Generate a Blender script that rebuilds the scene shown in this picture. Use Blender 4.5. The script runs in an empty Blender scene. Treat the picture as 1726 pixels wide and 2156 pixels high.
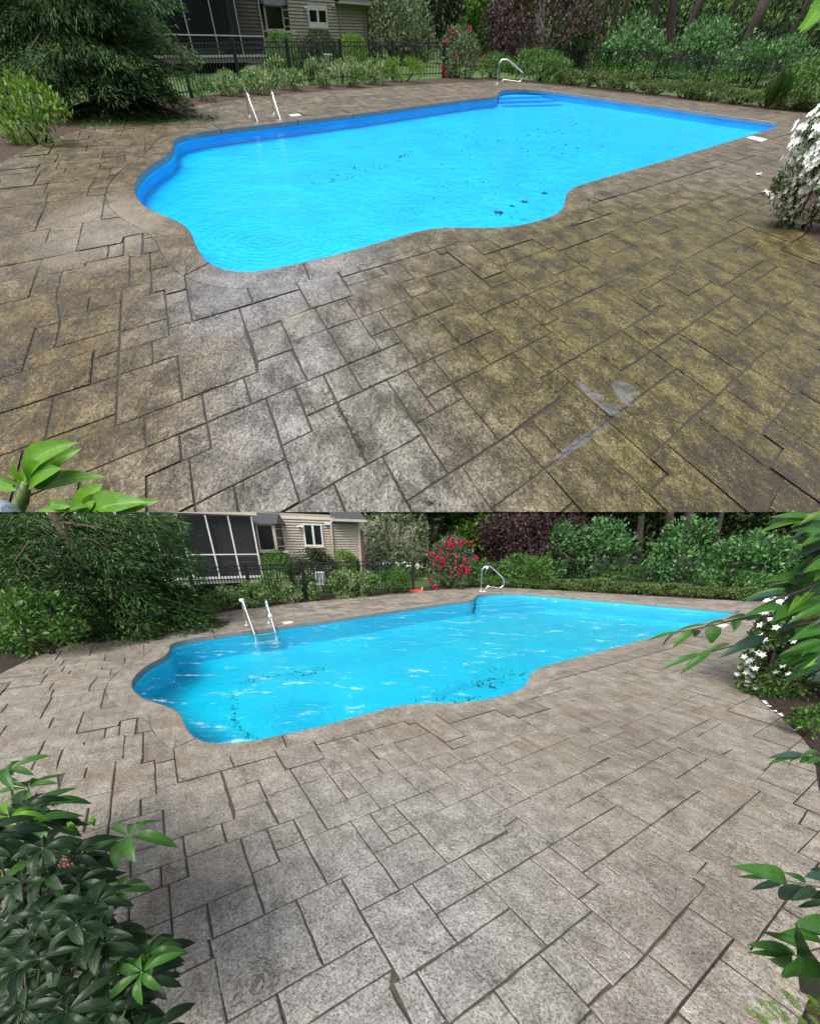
import bpy, bmesh, math, random
import numpy as np
from mathutils import Vector, Matrix
from mathutils.geometry import delaunay_2d_cdt

SC = bpy.context.scene
COL = SC.collection
R = math.radians
# ------------------------------------------------------------------ camera, sky, sun, exposure
# picture units: 1726 x 2156, principal point (863, 1520), focal length 700
F, CX, CY, MIDROW, HC = 700.0, 863.0, 1520.0, 1078.0, 2.4
Ht = np.array([[-0.33432186134802994, -0.20509253781181788, 0.45328894279725496], [0.5311889451291997, -0.1851883836034906, 0.23722977182664845], [-0.029220376636247325, 0.4440168701847786, 0.2644917189382755]])
P_UP = np.array([[863., 0, 863.], [0, 863., 540.], [0, 0, 1.]]) @ np.linalg.inv(Ht)
P_LO = np.array([[721., 0, 863.], [0, 721., 1617.], [0, 0, 1.]]) @ np.array([
    [-0.5402954078375388, 0.8413600613411645, -0.013932675610219297],
    [-0.47887639167128226, -0.2938205464901722, 0.8272526143567691],
    [0.6919236039979849, 0.45363281808110906, 0.5616573622683417]])
K = np.array([[F, 0, CX], [0, F, CY], [0, 0, 1.]])


class Terrace:
    """one of the two pool terraces: a level plane seen by the camera, with its own metres"""
    def __init__(s, key, P):
        s.key = key; s.P = P
        l = np.cross(P[:, 0], P[:, 1]); n = K.T @ l; n /= np.linalg.norm(n)
        if n[1] > 0: n = -n
        z = np.array([0, 0, 1.]); y = z - (z @ n) * n; y /= np.linalg.norm(y)
        s.Rc = np.array([np.cross(y, n), y, n])
        yc = (MIDROW - CY) / F
        s.cut_no = s.Rc @ np.array([0, 1., -yc]); s.cut_no /= np.linalg.norm(s.cut_no)   # points to the lower picture half
    def ray(s, px, py): return s.Rc @ np.array([(px - CX) / F, (py - CY) / F, 1.0])
    def at_z(s, px, py, z=0.0):
        r = s.ray(px, py); t = (z - HC) / r[2]; return Vector((r[0] * t, r[1] * t, z))
    def G(s, px, py): return s.at_z(px, py, 0.0)
    def at_y(s, px, py, y):
        r = s.ray(px, py); t = y / r[1]; return Vector((r[0] * t, y, HC + r[2] * t))
    def on_plane(s, px, py, p0, d):
        """point where the picture ray meets the vertical plane through p0 along d; returns (u, z)"""
        r = s.ray(px, py); nx, ny = -d.y, d.x
        t = (p0.x * nx + p0.y * ny) / (r[0] * nx + r[1] * ny)
        x, y, z = r[0] * t, r[1] * t, HC + r[2] * t
        return (x - p0.x) * d.x + (y - p0.y) * d.y, z
    def pix(s, p):
        v = s.Rc.T @ (np.asarray(p, float) - np.array([0, 0, HC])).T if np.ndim(p) == 1 else (np.asarray(p, float) - np.array([0, 0, HC])) @ s.Rc
        if np.ndim(p) == 1: return CX + F * v[0] / v[2], CY + F * v[1] / v[2]
        w = np.maximum(v[:, 2], 1e-6)
        return np.stack([CX + F * v[:, 0] / w, CY + F * v[:, 1] / w], 1)
    def hgt(s, p, py):
        lo, hi = -1., 40.
        for _ in range(40):
            m = (lo + hi) / 2
            v = s.Rc.T @ np.array([p[0], p[1], m - HC])
            if v[2] > .05 and CY + F * v[1] / v[2] > py: lo = m
            else: hi = m
        return lo
    def gy(s, px, py):
        y = s.G(px, py).y; return y if 0 < y < 90 else 99.0
    def lat(s, A, B):
        q = s.P @ np.array([A, B, 1.0]); return s.G(q[0] / q[2], q[1] / q[2])
    def lattice(s):
        o = s.lat(0, 0); a = s.lat(1, 0) - o; b_ = s.lat(0, 1) - o
        return np.linalg.inv(np.array([[a.x, b_.x], [a.y, b_.y]])), np.array([o.x, o.y])


LO = Terrace('lo', P_LO); UP = Terrace('up', P_UP)
LO.M = Matrix.Identity(4)
SCALE_UP = 6.0
Rr = Matrix((LO.Rc @ UP.Rc.T).tolist()).to_4x4()
UP.M = Matrix.Translation((0, 0, HC)) @ Matrix.Scale(SCALE_UP, 4) @ Rr @ Matrix.Translation((0, 0, -HC))

cam = bpy.data.cameras.new('camera'); cam_o = bpy.data.objects.new('camera', cam); COL.objects.link(cam_o)
cols = [LO.Rc @ np.array(v) for v in ((1., 0, 0), (0, -1., 0), (0, 0, -1.))]
mw = Matrix.Identity(4)
for j, c_ in enumerate(cols):
    for i in range(3): mw[i][j] = c_[i]
mw.translation = (0, 0, HC); cam_o.matrix_world = mw
cam.sensor_fit = 'VERTICAL'; cam.sensor_height = 36.0; cam.lens = 36.0 * F / 2156.0
cam.shift_y = (CY - MIDROW) / 2156.0; cam.clip_start = 0.02; cam.clip_end = 3000
SC.camera = cam_o

SUN_EL, SUN_AZ = R(48), R(205)     # high, behind and a little to one side of the viewer
w = bpy.data.worlds.new("World"); SC.world = w; w.use_nodes = True
nt = w.node_tree; nt.nodes.clear()
sky = nt.nodes.new('ShaderNodeTexSky'); sky.sky_type = 'NISHITA'; sky.sun_disc = False
sky.sun_elevation = SUN_EL; sky.sun_rotation = SUN_AZ; sky.dust_density = 4.0; sky.air_density = 0.7; sky.ozone_density = 1.0
bg = nt.nodes.new('ShaderNodeBackground'); bg.inputs[1].default_value = 0.15
wo = nt.nodes.new('ShaderNodeOutputWorld')
hs = nt.nodes.new('ShaderNodeHueSaturation'); hs.inputs['Saturation'].default_value = .45   # thin overcast
nt.links.new(sky.outputs[0], hs.inputs['Color']); nt.links.new(hs.outputs[0], bg.inputs[0]); nt.links.new(bg.outputs[0], wo.inputs[0])
sun = bpy.data.lights.new('sun', 'SUN'); sun.energy = 1.3; sun.angle = R(35); sun.color = (1.0, 0.96, 0.9)
sun_o = bpy.data.objects.new('sun', sun); COL.objects.link(sun_o)
sd = Vector((math.sin(SUN_AZ) * math.cos(SUN_EL), math.cos(SUN_AZ) * math.cos(SUN_EL), math.sin(SUN_EL)))
sun_o.rotation_euler = sd.to_track_quat('Z', 'Y').to_euler()
SC.view_settings.view_transform = 'Standard'; SC.view_settings.look = 'None'
SC.view_settings.exposure = 0.85; SC.view_settings.gamma = 1.0; SC.view_settings.use_curve_mapping = False
SC.cycles.max_bounces = 8; SC.cycles.transparent_max_bounces = 24; SC.cycles.diffuse_bounces = 3
SC.cycles.glossy_bounces = 3; SC.cycles.caustics_reflective = False; SC.cycles.caustics_refractive = False
SC.cycles.sample_clamp_indirect = 4.0

# ------------------------------------------------------------------ materials
MATS = {}
DK = 2.6     # patio coordinates to metres, for the stone texture
class N:
    def __init__(s, name):
        s.m = bpy.data.materials.new(name); s.m.use_nodes = True; s.t = s.m.node_tree; s.t.nodes.clear()
        s.out = s.t.nodes.new('ShaderNodeOutputMaterial'); MATS[name] = s.m
    def n(s, typ, props=None, **inp):
        nd = s.t.nodes.new(typ)
        for k, v in (props or {}).items(): setattr(nd, k, v)
        for k, v in inp.items():
            k2 = int(k[1:]) if k[0] == '_' and k[1:].isdigit() else k.replace('_', ' ')
            s.set(nd, k2, v)
        return nd
    def set(s, nd, k, v):
        i = nd.inputs[k]
        if isinstance(v, bpy.types.NodeSocket): s.t.links.new(v, i)
        elif isinstance(v, bpy.types.Node): s.t.links.new(v.outputs[0], i)
        else:
            if i.type == 'RGBA' and len(v) == 3: v = (*v, 1)
            i.default_value = v
    def coord(s): return s.n('ShaderNodeTexCoord').outputs['Object']
    def noise(s, vec, scale, detail=3.0, rough=0.55, dist=0.0):
        return s.n('ShaderNodeTexNoise', Vector=vec, Scale=scale, Detail=detail, Roughness=rough, Distortion=dist).outputs[0]
    def ramp(s, fac, stops):
        r = s.n('ShaderNodeValToRGB', Fac=fac); e = r.color_ramp.elements
        while len(e) < len(stops): e.new(0.5)
        for el, (p, c) in zip(e, stops):
            el.position = p; el.color = (*c, 1) if len(c) == 3 else c
        return r.outputs[0]
    def step(s, fac, a, b):
        return s.n('ShaderNodeMapRange', Value=fac, From_Min=a, From_Max=b).outputs[0]
    def mix(s, fac, a, b, mode='MIX'):
        m = s.n('ShaderNodeMix', dict(data_type='RGBA', blend_type=mode))
        s.set(m, 0, fac); s.set(m, 6, a); s.set(m, 7, b); return m.outputs[2]
    def math(s, op, a, b=0.0):
        m = s.n('ShaderNodeMath', dict(operation=op)); s.set(m, 0, a); s.set(m, 1, b); return m.outputs[0]
    def bump(s, h, strength, dist, normal=None):
        b = s.n('ShaderNodeBump', Height=h, Strength=strength, Distance=dist)
        if normal is not None: s.set(b, 'Normal', normal)
        return b.outputs[0]
    def done(s, sh): s.t.links.new(sh.outputs[0] if isinstance(sh, bpy.types.Node) else sh, s.out.inputs[0]); return s.m


def plain(name, col, rough=0.6, metal=0.0, nscale=8.0, var=0.25, bumpd=0.0):
    b = N(name); v = b.coord()
    f = b.noise(v, nscale, 4.0)
    dark = tuple(c * (1 - var) for c in col); lite = tuple(min(1, c * (1 + var)) for c in col)
    c = b.ramp(f, [(0.3, dark), (0.7, lite)])
    p = b.n('ShaderNodeBsdfPrincipled', Base_Color=c, Roughness=rough, Metallic=metal)
    if bumpd: b.set(p, 'Normal', b.bump(b.noise(v, nscale * 4, 5.0), 0.6, bumpd))
    return b.done(p)


def leafmat(name, dark, lite, gloss=0.35, trans=0.3, nscale=1.3):
    b = N(name); v = b.coord()
    isl = b.n('ShaderNodeNewGeometry').outputs['Random Per Island']
    f = b.noise(v, nscale, 2.0)
    t = b.math('ADD', b.math('MULTIPLY', isl, 0.65), b.math('MULTIPLY', f, 0.5))
    c = b.ramp(t, [(0.25, dark), (0.85, lite)])
    tc = b.mix(0.5, c, lite)
    p = b.n('ShaderNodeBsdfPrincipled', Base_Color=c, Roughness=gloss)
    b.set(p, 'Specular IOR Level', 0.35)
    tr = b.n('ShaderNodeBsdfTranslucent', Color=tc)
    m = b.n('ShaderNodeMixShader'); b.set(m, 0, trans); b.set(m, 1, p); b.set(m, 2, tr)
    return b.done(m)


def big_leafmat(name, dark, lite, vein):
    """large leaf seen close: midrib and side veins from the leaf's own uv"""
    b = N(name)
    uv = b.n('ShaderNodeTexCoord').outputs['UV']
    sp = b.n('ShaderNodeSeparateXYZ', Vector=uv)
    ax = b.math('ABSOLUTE', b.math('SUBTRACT', sp.outputs[0], 0.5))
    mid = b.step(ax, 0.05, 0.0)
    ph = b.math('SUBTRACT', b.math('MULTIPLY', sp.outputs[1], 9.0), b.math('MULTIPLY', ax, 5.0))
    sv = b.step(b.math('ABSOLUTE', b.math('SUBTRACT', b.math('FRACT', ph), 0.5)), 0.09, 0.0)
    isl = b.n('ShaderNodeNewGeometry').outputs['Random Per Island']
    nz = b.noise(b.coord(), 14.0, 3.0)
    t = b.math('ADD', b.math('MULTIPLY', isl, 0.8), b.math('MULTIPLY', b.math('SUBTRACT', nz, 0.5), 0.8))
    c = b.ramp(t, [(0.1, dark), (0.9, lite)])
    vn = b.math('MAXIMUM', mid, b.math('MULTIPLY', sv, 0.35))
    c = b.mix(b.math('MULTIPLY', vn, 0.6), c, vein)
    p = b.n('ShaderNodeBsdfPrincipled', Base_Color=c, Roughness=0.34)
    b.set(p, 'Specular IOR Level', 0.4)
    b.set(p, 'Normal', b.bump(b.math('SUBTRACT', b.noise(b.coord(), 40.0, 2.0), vn), 0.5, 0.004))
    tr = b.n('ShaderNodeBsdfTranslucent', Color=b.mix(0.5, c, lite))
    m = b.n('ShaderNodeMixShader'); b.set(m, 0, 0.3); b.set(m, 1, p); b.set(m, 2, tr)
    return b.done(m)


def patio_coord(b):
    u = b.n('ShaderNodeUVMap', dict(uv_map='patio')); return u.outputs[0]


def stone(name, wet, H):
    b = N(name); v = patio_coord(b); inv, org = H.lattice()
    isl = b.n('ShaderNodeNewGeometry').outputs['Random Per Island']
    big = b.noise(v, 0.55, 4.0, 0.6); mid = b.noise(v, 3.2, 5.0, 0.65, 0.4); mm = b.noise(v, 20.0, 5.0, 0.8); fine = b.noise(v, 46.0, 4.0, 0.75)
    mid0 = mid; mid = b.math('ADD', b.math('MULTIPLY', mid0, .34), b.math('ADD', b.math('MULTIPLY', mm, .36), b.math('MULTIPLY', fine, .30))); grit = b.noise(v, 110.0, 2.0, 0.6)
    mapn = b.n('ShaderNodeMapping', Vector=v); mapn.inputs['Scale'].default_value = (0.7, 5.0, 1); mapn.inputs['Rotation'].default_value = (0, 0, R(25))
    streak = b.noise(mapn.outputs[0], 1.6, 5.0, 0.65)
    def blob(px, py, rx, ry, soft=0.35, rot=0.0):
        g_ = H.G(px, py); c = inv @ (np.array([g_.x, g_.y]) - org) * DK
        m = b.n('ShaderNodeMapping', dict(vector_type='TEXTURE'))
        b.set(m, 'Vector', v); m.inputs['Location'].default_value = (c[0], c[1], 0); m.inputs['Rotation'].default_value = (0, 0, rot)
        m.inputs['Scale'].default_value = (rx, ry, 1000)
        L = b.n('ShaderNodeVectorMath', dict(operation='LENGTH')); b.set(L, 0, m.outputs[0])
        d = b.math('ADD', L.outputs['Value'], b.math('MULTIPLY', b.math('SUBTRACT', mid0, 0.5), 0.9))
        return b.step(d, 1.0 + soft, 1.0 - soft)
    if wet:
        col = b.ramp(mid, [(0.41, (0.035, 0.026, 0.014)), (0.5, (0.125, 0.10, 0.062)), (0.59, (0.28, 0.24, 0.17))])
        sheen_grey = b.ramp(mid, [(0.41, (0.085, 0.085, 0.09)), (0.5, (0.225, 0.227, 0.237)), (0.59, (0.40, 0.402, 0.415))])
        al = b.ramp(b.math('ADD', mid, b.math('MULTIPLY', b.math('SUBTRACT', streak, .5), .14)), [(0.41, (0.014, 0.009, 0.001)), (0.5, (0.070, 0.055, 0.008)), (0.575, (0.20, 0.165, 0.038))])
        clean = blob(740, 860, 1.5, 1.1, .4); clean_sheen2 = blob(560, 600, .8, 1.5, .5); cl = b.math('MAXIMUM', clean, clean_sheen2)  # cleaned stone, with the wet sky sheen painted in as paler grey
        a1 = blob(1420, 560, 2.2, 5.2, .3); a2 = blob(1560, 820, 1.3, 2.6, .3); a3 = blob(60, 740, 1.7, 1.15, .5); a4 = blob(130, 420, 2.8, 1.5, .6)
        a5 = blob(60, 960, .7, .6, .5)
        a = b.math('MAXIMUM', b.math('MAXIMUM', a1, a2), b.math('MAXIMUM', b.math('MULTIPLY', a3, .75), b.math('MULTIPLY', a4, .45)))
        a = b.math('MAXIMUM', a, b.math('MULTIPLY', a5, .8))
        col = b.mix(b.math('MULTIPLY', cl, .9), col, sheen_grey)
        br = b.ramp(mid, [(0.41, (0.016, 0.009, 0.002)), (0.5, (0.078, 0.052, 0.011)), (0.59, (0.21, 0.155, 0.05))])
        wl = b.math('MAXIMUM', a3, b.math('MAXIMUM', a5, b.math('MULTIPLY', a4, .7)))
        col = b.mix(b.math('MULTIPLY', wl, .95), col, br)
        col = b.mix(b.math('MULTIPLY', b.math('MAXIMUM', a1, a2), .93), col, al)
        worn = blob(235, 470, 1.1, .75, .5)
        col = b.mix(b.math('MULTIPLY', worn, .8), col, b.ramp(mid, [(0.41, (0.17, 0.145, 0.11)), (0.59, (0.42, 0.375, 0.305))]))
        dk = blob(1640, 1040, .5, .6, .6)
        col = b.mix(b.math('MULTIPLY', dk, .6), col, (0.02, 0.014, 0.006))
        rgh = b.n('ShaderNodeMapRange', Value=b.math('ADD', b.math('MULTIPLY', mid, .7), b.math('MULTIPLY', fine, .45)), From_Min=.35, From_Max=.8, To_Min=.16, To_Max=.62).outputs[0]
    else:
        col = b.ramp(mid, [(0.40, (0.125, 0.108, 0.084)), (0.5, (0.285, 0.26, 0.215)), (0.60, (0.45, 0.425, 0.375))])
        gr = b.ramp(mid, [(0.40, (0.12, 0.117, 0.108)), (0.5, (0.285, 0.28, 0.265)), (0.60, (0.46, 0.458, 0.445))])
        near = blob(800, 1950, 2.0, 2.0, .7)
        col = b.mix(near, col, gr)
        tan = b.step(b.math('ADD', streak, b.math('MULTIPLY', b.math('SUBTRACT', big, .5), .8)), .45, .7)
        col = b.mix(b.math('MULTIPLY', tan, b.math('SUBTRACT', .7, b.math('MULTIPLY', near, .6))), col, (0.21, 0.165, 0.115))
        rgh = b.n('ShaderNodeMapRange', Value=fine, From_Min=.3, From_Max=.7, To_Min=.42, To_Max=.75).outputs[0]
    col = b.mix(b.math('MULTIPLY', b.step(streak, .58, .72), .45), col, tuple(c * .45 for c in (0.2, 0.17, 0.13)))
    # pitting: dark pores and pale worn specks
    col = b.mix(b.step(fine, .52, .36), col, b.mix(.6, col, (0.03, 0.025, 0.018)), 'MIX')

    vo = b.n('ShaderNodeTexVoronoi', Scale=52.0, Randomness=1.0); b.set(vo, 'Vector', v)
    spk = b.math('MULTIPLY', b.step(b.math('ADD', vo.outputs['Distance'], b.math('MULTIPLY', b.math('SUBTRACT', fine, .5), .8)), .36, .16), b.step(b.noise(v, 5.0, 5.0, .8), .46, .64))
    pale = (0.42, 0.375, 0.24) if wet else (0.50, 0.495, 0.46)
    col = b.mix(b.math('MULTIPLY', spk, .7 if wet else .6), col, pale)
    vary = b.ramp(isl, [(0.0, (0.70, 0.70, 0.71)), (0.5, (0.97, 0.965, 0.95)), (1.0, (1.22, 1.19, 1.15))])
    col = b.mix(1.0, col, vary, 'MULTIPLY')
    # hairline cleft lines pressed into the stone
    dv = b.n('ShaderNodeMapping', Vector=v); dv.inputs['Scale'].default_value = (2.3, 2.3, 1)
    wv = b.noise(dv.outputs[0], 1.5, 6.0, 0.7, 0.9)
    cr = b.step(b.math('ABSOLUTE', b.math('SUBTRACT', wv, .5)), .012, 0.0)
    crm = b.math('MULTIPLY', cr, b.step(b.noise(v, 1.9, 2.0), .54, .64))
    col = b.mix(b.math('MULTIPLY', crm, .75), col, (0.04, 0.033, 0.025))
    h = b.math('ADD', b.math('MULTIPLY', mid, 1.0), b.math('ADD', b.math('MULTIPLY', fine, .34), b.math('MULTIPLY', grit, .10)))
    h = b.math('ADD', h, b.math('MULTIPLY', b.step(wv, .46, .56), .35))
    h = b.math('SUBTRACT', h, b.math('MULTIPLY', crm, .5))
    p = b.n('ShaderNodeBsdfPrincipled', Base_Color=col, Roughness=rgh)
    b.set(p, 'Specular IOR Level', 0.42 if wet else 0.4)
    b.set(p, 'Normal', b.bump(h, 0.8 if wet else 0.7, 0.34 if wet else 0.024))
    return b.done(p)


def coping_mat(name, wet):
    b = N(name); v = patio_coord(b)
    big = b.noise(v, 1.1, 4.0, .6, .5); mid = b.math('ADD', b.math('MULTIPLY', b.noise(v, 2.6, 5.0, 0.65, 0.6), .45), b.math('ADD', b.math('MULTIPLY', b.noise(v, 12.0, 4.0, .7), .25), b.math('MULTIPLY', big, .3))); fine = b.noise(v, 40.0, 4.0, 0.7)
    mp = b.n('ShaderNodeMapping', Vector=v); mp.inputs['Scale'].default_value = (1.0, 6.0, 1)
    st = b.noise(mp.outputs[0], 1.4, 5.0, .6)
    if wet: col = b.ramp(mid, [(0.38, (0.075, 0.057, 0.034)), (0.5, (0.175, 0.145, 0.10)), (0.62, (0.31, 0.28, 0.225))])
    else: col = b.ramp(mid, [(0.38, (0.15, 0.12, 0.09)), (0.5, (0.25, 0.22, 0.18)), (0.62, (0.36, 0.33, 0.29))])
    col = b.mix(b.math('MULTIPLY', b.step(st, .5, .7), .5), col, (0.11, 0.085, 0.055) if wet else (0.18, 0.145, 0.11))
    col = b.mix(b.step(fine, .45, .3), col, (0.07, 0.06, 0.045))
    # the vertical nose is greyer cement
    ob = b.n('ShaderNodeSeparateXYZ', Vector=b.coord())
    side = b.step(ob.outputs[2], -0.004, -0.02)
    col = b.mix(side, col, b.ramp(mid, [(0.3, (0.13, 0.14, 0.14)), (0.7, (0.24, 0.25, 0.24))]))
    p = b.n('ShaderNodeBsdfPrincipled', Base_Color=col, Roughness=0.45 if wet else .6)
    h = b.math('ADD', mid, b.math('MULTIPLY', fine, .2))
    b.set(p, 'Normal', b.bump(h, .6, 0.17 if wet else 0.015))
    return b.done(p)


def pool_mat(name, col_a, col_b):
    b = N(name); v = b.coord()
    f = b.noise(v, 0.5, 3.0); f2 = b.noise(v, 6.0, 4.0)
    c = b.ramp(f, [(0.3, col_a), (0.7, col_b)])
    p = b.n('ShaderNodeBsdfPrincipled', Base_Color=b.mix(b.math('MULTIPLY', f2, .12), c, (0.0, .3, .5)), Roughness=0.5)
    return b.done(p)


def water_mat(name, tint, H, ring, glint_foam):
    b = N(name); v = b.coord()
    ws = b.n('ShaderNodeMapping', Vector=v); ws.inputs['Scale'].default_value = (1, 1, 1) if H is LO else (.55, .32, 1)
    n1 = b.noise(ws.outputs[0], 4.5, 3.0, .6, .4); n2 = b.noise(ws.outputs[0], 16.0, 3.0, .6, .3)
    c = H.at_z(ring[0], ring[1], -.13)
    mp = b.n('ShaderNodeMapping', dict(vector_type='TEXTURE')); b.set(mp, 'Vector', v); mp.inputs['Location'].default_value = (c.x, c.y, -.13)
    L = b.n('ShaderNodeVectorMath', dict(operation='LENGTH')); b.set(L, 0, mp.outputs[0]); d = L.outputs['Value']
    dd = b.math('ADD', d, b.math('MULTIPLY', n1, .28 if H is LO else .8))
    wav = b.math('MULTIPLY', b.math('SINE', b.math('MULTIPLY', dd, 48.0 if H is LO else 24.0)), b.step(d, 1.5 if H is LO else 3.2, 0.1))
    vo = b.n('ShaderNodeTexVoronoi', Scale=3.2, Randomness=1.0); b.set(vo, 'Vector', v)
    drops = b.math('MULTIPLY', b.math('SINE', b.math('MULTIPLY', vo.outputs['Distance'], 130.0)), b.step(vo.outputs['Distance'], .09, .02))
    h = b.math('ADD', b.math('ADD', n1, b.math('MULTIPLY', n2, .35)), b.math('ADD', b.math('MULTIPLY', wav, .16), b.math('MULTIPLY', drops, .10)))
    nrm = b.bump(h, .7, .045 if H is LO else .5)
    fr = b.n('ShaderNodeFresnel', IOR=1.33, Normal=nrm)
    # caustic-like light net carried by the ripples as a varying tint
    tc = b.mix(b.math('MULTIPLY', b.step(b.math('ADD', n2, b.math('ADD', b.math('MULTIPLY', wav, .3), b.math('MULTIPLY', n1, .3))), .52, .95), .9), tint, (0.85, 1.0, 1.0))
    tr = b.n('ShaderNodeBsdfTransparent', Color=tc)
    gl = b.n('ShaderNodeBsdfGlossy', Color=(1, 1, 1), Roughness=.06, Normal=nrm)
    m = b.n('ShaderNodeMixShader'); b.set(m, 0, b.math('MULTIPLY', fr, .8 if H is LO else .4)); b.set(m, 1, tr); b.set(m, 2, gl)
    sh = m
    if glint_foam:  # sky glints on foamy water, painted as pale diffuse patches
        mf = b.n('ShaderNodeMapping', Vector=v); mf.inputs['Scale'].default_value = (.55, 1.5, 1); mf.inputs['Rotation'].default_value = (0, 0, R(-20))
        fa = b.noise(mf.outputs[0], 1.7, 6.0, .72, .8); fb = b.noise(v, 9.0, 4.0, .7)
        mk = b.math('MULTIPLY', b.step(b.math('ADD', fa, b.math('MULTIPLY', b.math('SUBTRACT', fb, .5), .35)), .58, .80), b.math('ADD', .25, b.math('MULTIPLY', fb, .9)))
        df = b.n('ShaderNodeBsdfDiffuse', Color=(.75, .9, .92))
        m2 = b.n('ShaderNodeMixShader'); b.set(m2, 0, b.math('MULTIPLY', mk, glint_foam)); b.set(m2, 1, m); b.set(m2, 2, df); sh = m2
    return b.done(sh)


def ground_mat(name, ramp_, scale, bd):
    b = N(name); v = b.coord()
    f = b.noise(v, scale, 6.0, .7, .5)
    p = b.n('ShaderNodeBsdfPrincipled', Base_Color=b.ramp(f, ramp_), Roughness=.9)
    b.set(p, 'Normal', b.bump(b.noise(v, scale * 2.5, 5.0, .7), 1.0, bd))
    return b.done(p)


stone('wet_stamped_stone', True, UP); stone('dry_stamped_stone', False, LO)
coping_mat('wet_coping', True); coping_mat('dry_coping', False)
pool_mat('pool_liner_blue', (0.0, 0.47, 0.93), (0.0, 0.60, 0.98)); pool_mat('pool_liner_cyan', (0.0, 0.60, 0.86), (0.02, 0.73, 0.92))
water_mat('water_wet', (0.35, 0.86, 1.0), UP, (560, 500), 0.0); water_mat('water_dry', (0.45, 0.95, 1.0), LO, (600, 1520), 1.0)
plain('joint_sand', (0.075, 0.062, 0.046), .9, 0, 30, .4, .004); plain('joint_wet', (0.035, 0.028, 0.016), .35, 0, 30, .4, .004)
ground_mat('mulch', [(0.35, (0.010, 0.006, 0.004)), (0.5, (0.035, 0.018, 0.011)), (0.68, (0.12, 0.062, 0.038))], 26.0, .05)
ground_mat('lawn', [(0.3, (0.02, 0.045, 0.008)), (0.6, (0.06, 0.12, 0.02)), (0.8, (0.10, 0.17, 0.04))], 9.0, .05)
ground_mat('woodland_floor', [(0.3, (0.010, 0.018, 0.006)), (0.6, (0.03, 0.045, 0.015)), (0.8, (0.06, 0.08, 0.03))], 1.5, .2)
plain('soil_edge', (0.05, 0.04, 0.03), .9)
plain('fence_black', (0.012, 0.013, 0.013), .4, 0, 5, .2)
plain('white_plastic', (0.72, 0.74, 0.74), .4, 0, 5, .08); plain('white_paint', (0.62, 0.63, 0.61), .5, 0, 5, .1)
plain('siding_tan', (0.38, 0.34, 0.27), .65, 0, 3, .1, .002); plain('trim_tan', (0.47, 0.42, 0.34), .6, 0, 3, .1)
plain('old_wood', (0.16, 0.145, 0.13), .8, 0, 12, .35, .004); plain('deck_skirt', (0.30, 0.28, 0.25), .7, 0, 6, .2)
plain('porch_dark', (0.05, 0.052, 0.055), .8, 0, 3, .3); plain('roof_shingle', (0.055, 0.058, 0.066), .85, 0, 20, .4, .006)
plain('brick_red', (0.11, 0.06, 0.045), .8, 0, 12, .3, .003)
plain('bark_dark', (0.035, 0.028, 0.022), .9, 0, 6, .4, .02); plain('bark_grey', (0.15, 0.145, 0.13), .9, 0, 5, .4, .03); plain('bark_brown', (0.075, 0.048, 0.034), .9, 0, 7, .4, .02)
plain('stem_green', (0.10, 0.16, 0.045), .5, 0, 20, .3); plain('twig_brown', (0.06, 0.04, 0.028), .6, 0, 20, .3)
plain('petal_white', (0.72, 0.75, 0.72), .5, 0, 20, .08); plain('petal_pink', (0.52, 0.018, 0.075), .5, 0, 20, .25)
plain('red_plastic', (0.5, 0.02, 0.02), .45, 0, 8, .2); plain('orange_board', (0.35, 0.14, 0.06), .6, 0, 8, .2)
plain('fleece_blue_grey', (0.30, 0.36, 0.45), .95, 0, 60, .3, .004)
plain('pool_debris', (0.01, 0.06, 0.07), .7, 0, 20, .5); plain('leaf_litter_dark', (0.014, 0.022, 0.012), .7, 0, 20, .5); plain('leaf_litter_brown', (0.045, 0.018, 0.012), .6, 0, 20, .5)
plain('berry_pink', (0.23, 0.10, 0.09), .5, 0, 20, .3)
b = N('chrome'); b.done(b.n('ShaderNodeBsdfPrincipled', Base_Color=(.72, .73, .74), Metallic=1.0, Roughness=.17))
b = N('window_glass'); b.done(b.n('ShaderNodeBsdfPrincipled', Base_Color=(.012, .016, .014), Roughness=.06))
b = N('insect_screen'); tr_ = b.n('ShaderNodeBsdfTransparent', Color=(1, 1, 1)); df_ = b.n('ShaderNodeBsdfDiffuse', Color=(.035, .038, .04)); mx_ = b.n('ShaderNodeMixShader'); b.set(mx_, 0, .45); b.set(mx_, 1, tr_); b.set(mx_, 2, df_); b.done(mx_)
b = N('puddle_water'); v_ = b.coord(); b_n = b.bump(b.noise(v_, 5.0, 2.0), .3, .05)
tr_ = b.n('ShaderNodeBsdfTransparent', Color=(1, 1, 1)); gl_ = b.n('ShaderNodeBsdfGlossy', Color=(1, 1, 1), Roughness=.05, Normal=b_n); mx_ = b.n('ShaderNodeMixShader')
rim_ = b.step(b.noise(v_, 4.0, 6.0, .8, .5), .44, .62)
b.set(mx_, 0, b.math('MULTIPLY', b.math('MINIMUM', b.math('MULTIPLY', b.n('ShaderNodeFresnel', IOR=1.33).outputs[0], .75), 1.0), rim_)); b.set(mx_, 1, tr_); b.set(mx_, 2, gl_); b.done(mx_)
LM = {}
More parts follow.
